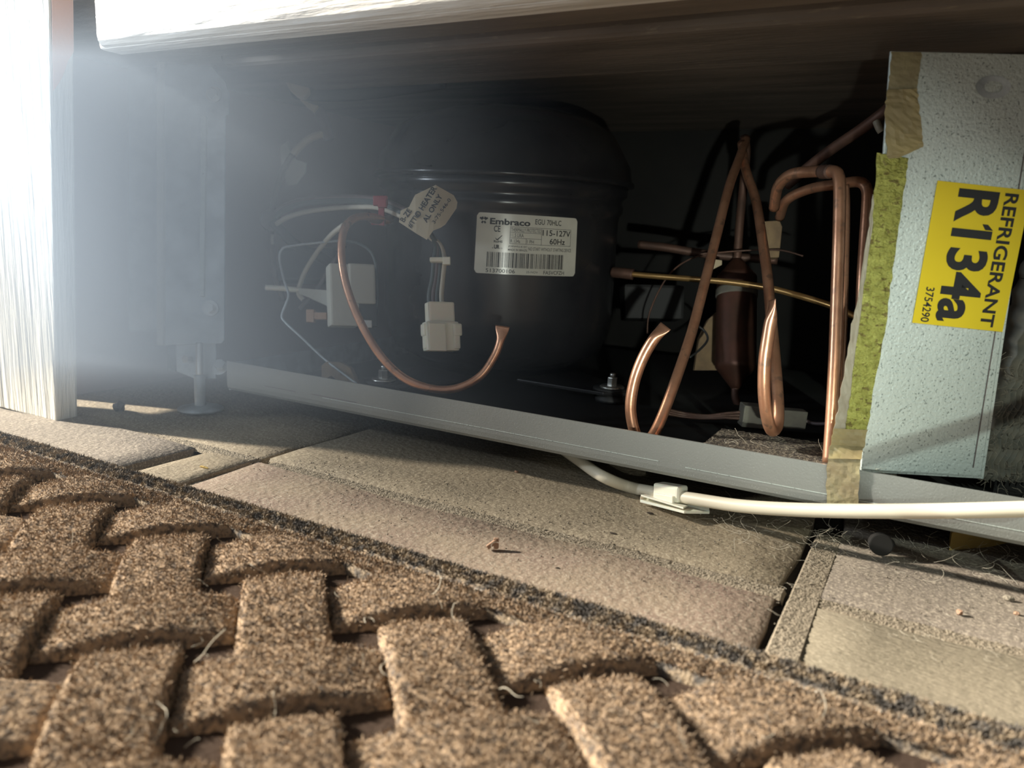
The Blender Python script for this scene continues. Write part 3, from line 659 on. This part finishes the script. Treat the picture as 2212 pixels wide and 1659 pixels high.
# white tie + plug
t = empty('cable_tie', P(950, 563, .52), 'small ivory cable tie round the wire bundle', 'cable tie', 'cable ties on the wiring')
link('band', bm_mesh('b', obox(P(947, 562, .522), right, up, back, .0056, .0016, .0040, .0010)), 'conn', t)
link('head', bm_mesh('b', obox(P(965, 564, .520), right, up, back, .0026, .0026, .0022, .0006)), 'conn', t)
t = empty('plug_connector', P(950, 760, .52), 'white nylon plug connector hanging from the wire bundle', 'connector')
cu_ = (up-right*.04).normalized(); cr = (right*.92+back*-.35).normalized(); cb = cr.cross(cu_).normalized()
link('rear_shell', bm_mesh('b', obox(P(950, 683, .522), cr, cu_, cb, .0088, .0092, .0065, .0012)), 'conn', t)
link('front_shell', bm_mesh('b', obox(P(952, 727, .521), cr, cu_, cb, .0108, .0098, .0078, .0012)), 'conn', t)
for s, px in ((-1, 921), (1, 985)):
    link('latch', bm_mesh('b', join(obox(P(px, 713, .519), cr, cu_, cb, .0030, .0042, .0050, .0014), obox(P(px+s*-1, 732, .519), cr, cu_, cb, .0022, .0068, .0042, .0010))), 'conn', t)
link('front_rib', bm_mesh('b', obox(P(945, 728, .511), cr, cu_, cb, .0058, .0092, .0010, .0006)), 'conn', t)
# paper tag folded round the wires
t = empty('paper_tag', P(920, 515, .52), 'cream paper tag folded over the wires, black slanted lettering', 'tag')
tag_o = t
D0 = .517
def TG(px, py, off=0.):
    # gently curled: bulges toward the camera at the fold
    s = (px-870)/115.
    return P(px, py, D0+.004*(1-math.sin(max(0, min(1, s))*math.pi))-off)
poly = [(897, 421), (941, 400), (980, 422), (988, 437), (986, 450), (962, 485), (952, 492), (936, 498), (922, 518), (900, 505), (862, 480), (866, 455), (884, 447)]
bm = bmesh.new(); fv = [bm.verts.new(TG(*q)) for q in poly]; f_ = bm.faces.new(fv); bmesh.ops.triangulate(bm, faces=[f_])
bmesh.ops.subdivide_edges(bm, edges=bm.edges[:], cuts=3, use_grid_fill=True)
o = link('paper', bm_mesh('paper', bm), 'tag', t); md = o.modifiers.new('s', 'SOLIDIFY'); md.thickness = .0003
pr2 = Print()
def tline(body, x0, y0, x1, y1, hgt, bold=.01):
    p_ = Print(); p_.text(body, 0, 1, 0, 1, bold); dx, dy = x1-x0, y1-y0; L = math.hypot(dx, dy); nx_, ny_ = -dy/L, dx/L   # towards text top
    o_ = len(pr2.v)
    for a, b in p_.v: pr2.v.append((x0+dx*a+nx_*hgt*(1-b), y0+dy*a+ny_*hgt*(1-b)))
    pr2.f.extend([tuple(o_+i for i in q) for q in p_.f])
tline('O HEATER', 905, 471, 945, 407, -13, .03)
tline('AL ONLY', 922, 482, 957, 424, -12, .03)
tline('3-75-546-0', 939, 484, 975, 432, -8, .008)
tline('B-ZE', 873, 481, 890, 456, -12, .02)
tline('#TTU', 889, 494, 908, 466, -12, .02)
pr2.v = [(a, b) for a, b in pr2.v]
# flip text so that it reads from lower left to upper right
pr2.build('printed_lettering', lambda a, b: TG(a, b, .0009), t)

# starter relay
t = empty('starter_relay', P(757, 705, .58), 'pale plastic starter relay clipped on the compressor side', 'relay')
rd = .575; ru = (up-right*.03).normalized(); rx = (right*.93-back*.36).normalized(); rb_ = rx.cross(ru).normalized()
link('housing', bm_mesh('b', obox(P(740, 640, rd), rx, ru, rb_, .0105, .0228, .010, .0016)), 'relay', t)
link('cover', bm_mesh('b', obox(P(778, 616, rd+.003), rx, ru, rb_, .0098, .0148, .009, .0016)), 'relay', t)
link('black_base', bm_mesh('b', obox(P(782, 676, rd+.004), rx, ru, rb_, .0100, .0105, .008, .0010)), 'rubber', t)
tube('retaining_clip', TP([(745, 520, .585), (780, 528, .585), (805, 550, .585), (814, 590, .585), (815, 640, .585), (811, 690, .585)]), .0012, 'gwire', t, n=8)
link('contact', bm_mesh('b', obox(P(792, 700, rd-.004), rx, ru, rb_, .0036, .0030, .003, .0006)), 'bolt', t)
link('red_terminal', bm_mesh('b', join(obox(P(690, 683, rd+.004), right, up, back, .0060, .0026, .003, .0008), obox(P(672, 683, rd+.004), right, up, back, .0030, .0048, .0035, .0008))), 'clay', t)
t = empty('plastic_wedge', P(640, 630, .60), 'pale tapered plastic tab pointing left from the relay', 'tab')
link('tab', bm_mesh('b', prism([P(645, 622, .597), P(712, 627, .59), P(712, 664, .59), P(660, 640, .597), P(645, 634, .597)], -back, .004, .0006)), 'relay', t)
tube('tip', TP([(574, 621, .60), (610, 623, .60), (650, 627, .60)]), .0022, 'conn', t, n=10)
t = empty('terminal_box', P(670, 600, .66), 'dark boxy cover left of the relay', 'box')
link('box', bm_mesh('b', obox(P(668, 575, .655), right, up, back, .024, .014, .012, .003)), 'rubber', t)
# wire bail
t = empty('spring_clip', P(780, 830, .56), 'thin bent steel bail wire reaching down to the rail', 'clip')
tube('bail_wire', TP([(745, 519, .585), (690, 524, .585), (625, 532, .585), (608, 540, .585), (604, 560, .585), (612, 600, .585), (623, 635, .583), (618, 655, .58), (609, 680, .578), (615, 695, .576), (650, 728, .572), (700, 775, .567), (745, 810, .562), (782, 838, .56)]), .0009, 'zinc', t, n=8, sub=6)
tg = slab('foam_wedge', [(694, 790), (705, 781), (735, 782), (757, 795), (772, 830), (728, 822), (716, 812), (704, 818), (694, 822)], .565, .012, 'cork', 'tan foam block with an arch cut on the pan near the bolt', 'foam')

# torn insulation tube under the cabinet floor
t = empty('insulation_sleeve', P(660, 200, .62), 'dusty insulation sleeve end hanging under the cabinet floor', 'insulation')
tube('sleeve', TP([(640, 188, .66), (700, 196, .65), (780, 196, .64), (870, 188, .63), (960, 178, .62)]), lambda s: .0100*(1-.5*s), 'dark', t, n=20)
link('torn_end', bm_mesh('b', prism([P(x, y, .64) for x, y in ((617, 172), (628, 163), (648, 164), (664, 176), (668, 195), (655, 210), (640, 206), (624, 192))], -back, .008, .001)), 'tan', t)
link('torn_flap', bm_mesh('b', prism([P(x, y, .64) for x, y in ((644, 210), (672, 224), (688, 228), (678, 242), (662, 230))], -back, .003, .0006)), 'tan', t)
tube('hanging_strip', TP([(688, 236, .655), (700, 262, .655), (712, 300, .655)]), .0050, 'mauve', t, n=10)

# ================================================================== white cable with clip
t = empty('power_cable', P(1460, 1100, .44), 'cream power cable sagging in front of the grey rail', 'cable')
cpts = [PZ(1200, 960, .010), PZ(1248, 993, .0095), PZ(1300, 1028, .0105), P(1360, 1052, .455), P(1430, 1066, .437), P(1500, 1078, .42), P(1600, 1093, .40), P(1720, 1101, .38), P(1850, 1104, .362), P(2000, 1104, .346), P(2120, 1102, .334), P(2230, 1099, .325), P(2330, 1094, .317), Vector((.104, .292, .050)), Vector((.108, .268, .076)), Vector((.088, .246, .104)), Vector((.064, .2355, .128)), Vector((.073, .2406, .1355)), Vector((.1096, .2608, .1511)), Vector((.15, .283, .168)), Vector((.26, .32, .19))]  # unseen loop past the frame edge is added to cast the panel's shadow band
tube('sheath', cpts, .00345, 'white', t, n=20, sub=8)
t = empty('cable_clip', P(1460, 1100, .435), 'white adhesive cable clip with flat base under the cable', 'clip')
a_ = (P(1500, 1078, .42)-P(1400, 1060, .443)).normalized(); n_ = (up-a_*up.dot(a_)).normalized(); s_ = a_.cross(n_).normalized()
cc_ = P(1448, 1067, .432)
link('saddle', bm_mesh('b', obox(cc_+n_*.0010, a_, n_, s_, .0086, .0046, .0050, .0018, 3)), 'conn', t)
link('saddle_tab', bm_mesh('b', obox(P(1436, 1076, .428), a_, n_, s_, .0060, .0020, .0012, .0004)), 'conn', t)
link('base', bm_mesh('b', prism([P(1383, 1073, .437), P(1398, 1071, .445), P(1532, 1096, .423), P(1533, 1105, .420), P(1478, 1104, .413), P(1383, 1080, .437)], Vector((0, 0, -1)), .0014, .0002)), 'conn', t)
link('base_upper_plate', bm_mesh('b', prism([P(1384, 1072, .436), P(1400, 1070, .444), P(1486, 1094, .425), P(1476, 1100, .414)], Vector((0, 0, 1)), .0010, .0002)), 'conn', t)

# ================================================================== RUG
bv = Vector((.7089, .7053, 0)); av = Vector((-.7053, .7089, 0))
rug = empty('doormat', (-.25, .10, 0), 'brown woven-pattern pile doormat filling the foreground', 'rug')
YE, YB = .2625, .2345; YS = .2462; ZB = .0095
link('backing', bm_mesh('back', bx(-.80, .30, -.12, YE-.004, .0, .0042)), 'rug_base', rug)
def hborder(y):
    t = (YE-y)
    if t < .006: return ZB*math.sqrt(max(0., 1-((.006-t)/.006)**2))*.98+.0001
    s = abs(y-YS)
    d = .0018*math.exp(-(s/.0016)**2)
    return ZB-d
ys = [YE-.0001-.0008*i for i in range(int((YE-YB)/.0008)+1)]
vs, fs = [], []; nx = 420
for j, y in enumerate(ys):
    for i in range(nx+1):
        x = -.80+1.10*i/nx
        vs.append((x, y+.0006*math.sin(x*47)+.0004*math.sin(x*131), max(.0005, hborder(y)+random.uniform(-.0004, .0004))))
for j in range(len(ys)-1):
    for i in range(nx): a = j*(nx+1)+i; fs.append((a, a+1, a+nx+2, a+nx+1))
n0 = len(vs); last = (len(ys)-1)*(nx+1)
for i in range(nx+1): x_, y_, z_ = vs[last+i]; vs.append((x_, y_, .003))
for i in range(nx): fs.append((last+i, last+i+1, n0+i+1, n0+i))
link('border', mesh('border', vs, fs), ['rug_edge'], rug, True)
st = []
for i in range(150):
    x = -.72+i*.0058; st.append(tube_bm([(x, YS, .0076), (x+.0012, YS, .0084), (x+.0042, YS, .0084), (x+.0056, YS, .0076)], .00026, n=5, sub=3))
o = link('stitching', bm_mesh('stitching', join(*st)), 'stitch', rug); o['kind'] = 'stuff'
HL, HW, Z0, HT = .0318, .0160, .0030, .0100
def hbrick(u, w):
    """height of a raised block at long u, cross w"""
    a = np.clip(np.abs(u)/HL, 0, 1); b = np.clip(np.abs(w)/HW, 0, 1)
    e = (HW-np.abs(w)); e2 = (HL-np.abs(u))
    sh = np.sqrt(np.clip(1-np.clip(1-e/.0028, 0, 1)**2, 0, 1))*np.sqrt(np.clip(1-np.clip(1-e2/.0025, 0, 1)**2, 0, 1))
    return Z0-.0005+HT*(1-.58*a**2.0-.05*b**2)*(.25+.75*sh)
nu, nw = 64, 34
U, W_ = np.meshgrid(np.linspace(-HL, HL, nu+1), np.linspace(-HW, HW, nw+1))
ZZ = hbrick(U, W_)+rng.uniform(-.00025, .00025, U.shape)
UU = U+rng.uniform(-.0004, .0004, U.shape); WW = W_+rng.uniform(-.0004, .0004, U.shape)
vs = np.stack([UU.ravel(), WW.ravel(), ZZ.ravel()], 1).tolist(); nn = len(vs)
fs = [(j*(nu+1)+i, j*(nu+1)+i+1, (j+1)*(nu+1)+i+1, (j+1)*(nu+1)+i) for j in range(nw) for i in range(nu)]
ring = [i for i in range(nu+1)]+[j*(nu+1)+nu for j in range(1, nw+1)]+[nw*(nu+1)+i for i in range(nu-1, -1, -1)]+[j*(nu+1) for j in range(nw-1, 0, -1)]
for q in ring: vs.append((vs[q][0], vs[q][1], .001))
kk = len(ring)
for q in range(kk): fs.append((ring[q], nn+q, nn+(q+1) % kk, ring[(q+1) % kk]))
brick_me = mesh('raised_block', vs, fs); brick_me.materials.append(M['rug']); brick_me.polygons.foreach_set('use_smooth', [True]*len(brick_me.polygons))
def visible(p, mrg=260):
    v = p-CAM; a = v.x*AX[0]+v.y*AY[0]+v.z*AZ[0]; b = v.x*AX[1]+v.y*AY[1]+v.z*AZ[1]; d = v.x*AX[2]+v.y*AY[2]+v.z*AZ[2]
    return d > .04 and -mrg < a/d*F+CX < 2212+mrg and -mrg < b/d*F+CY < 1659+mrg*1.6
bricks = []
U0, V0 = -.002, .2755
for i in range(-9, 10):
    for j in range(-14, 15):
        for typ in (0, 1):
            u = U0+.048*i+(.048 if typ else 0); v = V0-.048*i+.096*j
            ctrp = bv*u+av*v
            ax_ = bv if typ else av
            ymin = ctrp.y-.034; ymax = ctrp.y+.034
            if ctrp.y-.020 > YB: continue
            if not visible(Vector((ctrp.x, ctrp.y, .01)), 330): continue
            bricks.append((ctrp, typ, u, v))
for ctrp, typ, u, v in bricks:
    ang = math.atan2((bv if typ else av).y, (bv if typ else av).x)
    tmat = Matrix.Translation((ctrp.x, ctrp.y, 0)) @ Matrix.Rotation(ang, 4, 'Z')
    if ctrp.y+.0345 > YB:
        bmc = bmesh.new(); bmc.from_mesh(brick_me); inv = tmat.inverted()
        bmesh.ops.bisect_plane(bmc, geom=bmc.verts[:]+bmc.edges[:]+bmc.faces[:], plane_co=inv @ Vector((0, YB+.0012, 0)), plane_no=(inv.to_3x3() @ Vector((0, 1, 0))), clear_outer=True)
        if not bmc.faces: bmc.free(); continue
        me = bpy.data.meshes.new('raised_block'); bmc.to_mesh(me); bmc.free(); me.materials.append(M['rug'])
    else: me = brick_me
    o = bpy.data.objects.new('raised_block', me); C.objects.link(o); o.parent = rug; o.matrix_local = tmat
# pile: short bent wool fibres standing on the blocks and the border
def fibres(pts, hts, name, m, wd=.00016):
    n = len(pts); d = rng.normal(0, 1, (n, 3)); d[:, 2] = np.abs(d[:, 2])*.8+.55; d /= np.linalg.norm(d, axis=1)[:, None]
    t1 = np.cross(d, rng.normal(0, 1, (n, 3))); t1 /= np.linalg.norm(t1, axis=1)[:, None]
    bend = t1*hts[:, None]*rng.uniform(-.5, .5, (n, 1)); s = np.cross(d, t1); wv = rng.uniform(.6, 1.5, (n, 1))*wd
    p1 = pts-d*.0003; p2 = pts+d*hts[:, None]*.6+bend*.6; p3 = pts+d*hts[:, None]*.9+bend*1.9
    V = np.stack([p1-s*wv, p1+s*wv, p2-s*wv, p2+s*wv, p3], 1).reshape(-1, 3)
    b = (np.arange(n)*5)[:, None]
    T = np.array([[0, 1, 3], [0, 3, 2], [2, 3, 4]])
    Fc = (b[:, :, None]+T[None]).reshape(-1, 3)
    me = bpy.data.meshes.new(name); me.vertices.add(len(V)); me.vertices.foreach_set('co', V.astype(np.float32).ravel())
    me.loops.add(Fc.size); me.loops.foreach_set('vertex_index', Fc.astype(np.int32).ravel())
    me.polygons.add(len(Fc)); me.polygons.foreach_set('loop_start', np.arange(0, Fc.size, 3, dtype=np.int32)); me.update(calc_edges=True)
    o = link(name, me, m, rug); o['kind'] = 'stuff'; return o
Pn = []
for ctrp, typ, u, v in bricks:
    dist = max(.12, (Vector((ctrp.x, ctrp.y, 0))-CAM).length)
    n = int(3600*min(1.3, (.30/dist)**.5)) if visible(Vector((ctrp.x, ctrp.y, .01)), 120) else 500
    uu = rng.uniform(-HL, HL, n); ww = rng.uniform(-HW, HW, n)
    X_, Y_ = (bv, av) if typ else (av, -bv)
    ang = math.atan2(X_.y, X_.x); ca, sa = math.cos(ang), math.sin(ang)
    x = ctrp.x+uu*ca-ww*sa; y = ctrp.y+uu*sa+ww*ca; z = hbrick(uu, ww); k_ = y < YB
    Pn.append(np.stack([x, y, z], 1)[k_])
Pn = np.concatenate(Pn); print('fibres', len(Pn), len(bricks)); fibres(Pn, rng.uniform(.0007, .0028, len(Pn)), 'pile', 'rug', .00013)
n = 110000; x = rng.uniform(-.72, .14, n); y = rng.uniform(YB-.001, YE, n); z = np.array([hborder(q) for q in y])
kq = rng.uniform(0, 1, n) < np.where(np.abs(y-YS) < .0015, .25, 1.); Pb = np.stack([x, y, z], 1)[kq]
inner = Pb[:, 1] < YS
fibres(Pb[~inner], rng.uniform(.0008, .0026, int((~inner).sum())), 'edge_pile', 'rug_edge', .00016)
fibres(Pb[inner], rng.uniform(.0008, .0024, int(inner.sum())), 'border_pile', 'rug', .00014)

# ================================================================== small things on the floor
def crumb(px, py, s, m, label, cat='crumb', z=0., n=1, group=None, name='crumb'):
    bm = bmesh.new(); bmesh.ops.create_icosphere(bm, subdivisions=2, radius=1)
    for v in bm.verts:
        v.co *= random.uniform(.75, 1.15); v.co.x *= s[0]; v.co.y *= s[1]; v.co.z *= s[2]
    mz = min(v.co.z for v in bm.verts); c0 = PZ(px, py, z)
    for v in bm.verts: v.co += Vector((c0.x, c0.y, z-mz-.0006))
    return tag(link(name, bm_mesh('crumb', bm), m), label, cat, group or ('crumbs on the tiles' if cat == 'crumb' else 'splinters on the tiles'))
bm = bmesh.new()
c0 = PZ(1066, 1184, 0)
ch = join(obox(c0+right*-.0006+Vector((0, 0, .0022)), (right+up*.7).normalized(), (up-right*.7).normalized(), back, .0030, .0010, .0016, .0004), obox(c0+right*.0012+Vector((0, 0, .0026)), right, up, back, .0012, .0024, .0012, .0004), obox(c0+right*.0012+Vector((0, 0, .0010)), right, up, back, .0010, .0012, .0016, .0003))
bm.free()
tag(link('mortar_chip', bm_mesh('chip', ch), 'clay'), 'jagged brown chip casting a shadow on the pinkish tile', 'debris')
crumb(2072, 1326, (.0014, .0012, .0014), 'clay', 'small orange clay crumb on the grey tile at the right')
crumb(2178, 1296, (.0026, .0014, .0014), 'dust', 'larger grey dust crumb near the right edge')
crumb(2196, 1326, (.0012, .0010, .0008), 'clay', 'tiny clay crumb at the right edge below the grey one')
crumb(258, 888, (.0052, .0045, .0042), 'bed', 'dark round crumb on the sunlit floor behind the post')
crumb(440, 1009, (.0040, .0010, .0007), 'wood', 'yellow splinter on the small buff tile', 'splinter', name='splinter')
crumb(1405, 1108, (.0022, .0008, .0006), 'bed', 'dark splinter below the white cable clip', 'splinter', name='splinter')
crumb(1325, 1152, (.0022, .0007, .0006), 'bed', 'dark thin splinter between the chip and the cable', 'splinter', name='splinter')
crumb(1204, 1228, (.0014, .0007, .0006), 'bed', 'tiny dark splinter on the pinkish tile', 'splinter', name='splinter')
crumb(1115, 1020, (.0014, .001, .0009), 'clay', 'small crumb in the shade edge below the rail')
# gravelly dust under the rail
gv = []
for i in range(900):
    if i < 500: px, py = random.uniform(700, 2212), 0; py = 1000+(px-700)*.13+abs(random.gauss(0, 1))*60
    else: px = random.uniform(500, 1700); py = 1010+(px-667)*.27+random.gauss(0, 30)
    q = PZ(px, min(py, 1500), 0)
    if q.y < YE+.003 or q.x > .2: continue
    r = random.uniform(.0002, .0005); bmx = bmesh.new(); bmesh.ops.create_icosphere(bmx, subdivisions=1, radius=r)
    for v in bmx.verts: v.co += Vector((q.x, q.y, r*.4))*1
    gv.append(bmx)
o = link('floor_grit', bm_mesh('grit', join(*gv)), 'dust'); tag(o, 'fine pale grit scattered over the slate tiles', 'dust', kind='stuff')
# lint hairs
def hair_bm(p, L, r, flat=.15, n=7):
    a = random.uniform(0, 6.28); pts = [Vector(p)]; d = Vector((math.cos(a), math.sin(a), random.uniform(-.1, 1)*flat*2))
    cur = random.uniform(-.7, .7)
    for i in range(n):
        d = (Matrix.Rotation(cur+random.uniform(-.4, .4), 3, 'Z') @ d); d.z += random.uniform(-flat, flat); pts.append(pts[-1]+d.normalized()*L/n)
        if pts[-1].z < .0002: pts[-1].z = .0004
    return tube_bm(pts, r, n=4, sub=3)
hs = []
for i in range(170):
    px = random.uniform(1550, 2230); py = 1125+(px-1550)*.14+random.gauss(15, 22)
    q = PZ(px, py, 0)
    if q.y < YE or q.y > .5: continue
    hs.append(hair_bm(q+Vector((0, 0, .0006)), random.uniform(.006, .016), .00006, .3))
for i in range(110):
    px = random.uniform(450, 2200); py = 985+(px-450)*.2+random.uniform(0, 120); q = PZ(px, py, 0)
    if q.y < YE+.002 or q.y > .5: continue
    hs.append(hair_bm(q+Vector((0, 0, .0005)), random.uniform(.004, .012), .00005, .05))
tag(link('floor_lint', bm_mesh('lint', join(*hs)), 'lint'), 'loose lint and hairs tangled on the floor below the rail', 'lint', kind='stuff')
hs = []
for i in range(34):
    x = random.uniform(-.1, -.008); y = random.uniform(.399, .445)
    hs.append(hair_bm(Vector((x, y, .0402)), random.uniform(.004, .014), .00006, .25))
tag(link('pad_lint', bm_mesh('lint', join(*hs)), 'lint'), 'curled lint on the dusty felt pad', 'lint', kind='stuff')
hs = []
for (px, py, L) in ((500, 1045, .010), (990, 1225, .014), (930, 1285, .011), (1762, 1560, .014), (1130, 1505, .012), (590, 1250, .012), (790, 1345, .008), (420, 1430, .014), (600, 1480, .014), (840, 1460, .01), (310, 1620, .02), (1000, 1340, .012)):
    hs.append(hair_bm(PZ(px, py, .0125), L, .00014, .5))
for i in range(60):
    px, py = random.uniform(0, 1800), random.uniform(1150, 1650); hs.append(hair_bm(PZ(px, py, .0118), random.uniform(.004, .010), .00006, .3))
o = link('loose_hairs', bm_mesh('h', join(*hs)), 'lint', rug); o['kind'] = 'stuff'
# dust matted in the coil
hs = []
for i in range(260):
    q = PN(random.uniform(2125, 2260), random.uniform(780, 1160), -.012+random.uniform(-.002, .002)); hs.append(hair_bm(q, random.uniform(.004, .010), .00010, .6, 5))
o = link('dust_mat', bm_mesh('h', join(*hs)), 'dust', fin); o['kind'] = 'stuff'
# yellow bits under the rail at the right
tag(link('wood_shim', bm_mesh('b', prism([PZ(2050, 1190, .0), PZ(2135, 1183, .0), PZ(2215, 1165, .0), PZ(2050, 1165, .0)], Vector((0, 0, 1)), .010, .0006)), 'wood'), 'yellow wooden shim under the rail at the right', 'shim')
tag(link('caster_wheel', bm_mesh('b', join(disc_bm(PZ(1900, 1172, .006), back-right*.3, .0055, .006, 28, .001), disc_bm(PZ(1908, 1168, .006)+back*.006, back-right*.3, .0025, .0015, 16, .0003))), 'dark'), 'small dusty round wheel in the shade under the rail', 'wheel')

# ================================================================== haze volume added at the left to imitate lens flare
hb = bx(-.528, -.06, .14, .392, .046, .2435)
hz = link('glare', bm_mesh('glare', hb), 'dust'); hz.data.materials.clear()
hm = bpy.data.materials.new('glare'); hm.use_nodes = True; nt = hm.node_tree; nt.nodes.clear()
out = nd(nt, 'ShaderNodeOutputMaterial'); vsn = nd(nt, 'ShaderNodeVolumeScatter'); vsn.inputs['Color'].default_value = (.68, .81, .98, 1); vsn.inputs['Anisotropy'].default_value = 0.
tc = nd(nt, 'ShaderNodeTexCoord'); sp = nd(nt, 'ShaderNodeSeparateXYZ'); nt.links.new(tc.outputs['Object'], sp.inputs[0])
mr = nd(nt, 'ShaderNodeMapRange'); mr.inputs[1].default_value = -.13; mr.inputs[2].default_value = -.50; mr.inputs[3].default_value = 0.; mr.inputs[4].default_value = 1.
nt.links.new(sp.outputs[0], mr.inputs[0])
pw = nd(nt, 'ShaderNodeMath', operation='POWER'); pw.inputs[1].default_value = 2.1; nt.links.new(mr.outputs[0], pw.inputs[0])
mz = nd(nt, 'ShaderNodeMapRange'); mz.inputs[1].default_value = .14; mz.inputs[2].default_value = .32; nt.links.new(sp.outputs[1], mz.inputs[0])
mu = nd(nt, 'ShaderNodeMath', operation='MULTIPLY'); nt.links.new(pw.outputs[0], mu.inputs[0]); nt.links.new(mz.outputs[0], mu.inputs[1])
m2 = nd(nt, 'ShaderNodeMath', operation='MULTIPLY'); m2.inputs[1].default_value = 9.5; nt.links.new(mu.outputs[0], m2.inputs[0])
va = nd(nt, 'ShaderNodeVolumeAbsorption'); va.inputs['Color'].default_value = vsn.inputs['Color'].default_value[:]; ad = nd(nt, 'ShaderNodeAddShader')
for q in (vsn, va): nt.links.new(m2.outputs[0], q.inputs['Density'])
nt.links.new(vsn.outputs[0], ad.inputs[0]); nt.links.new(va.outputs[0], ad.inputs[1]); nt.links.new(ad.outputs[0], out.inputs['Volume'])
hz.data.materials.append(hm); tag(hz, 'pale bluish haze volume imitating lens flare before the levelling bracket and compressor at the left', 'glare', kind='stuff')

finish_empties()
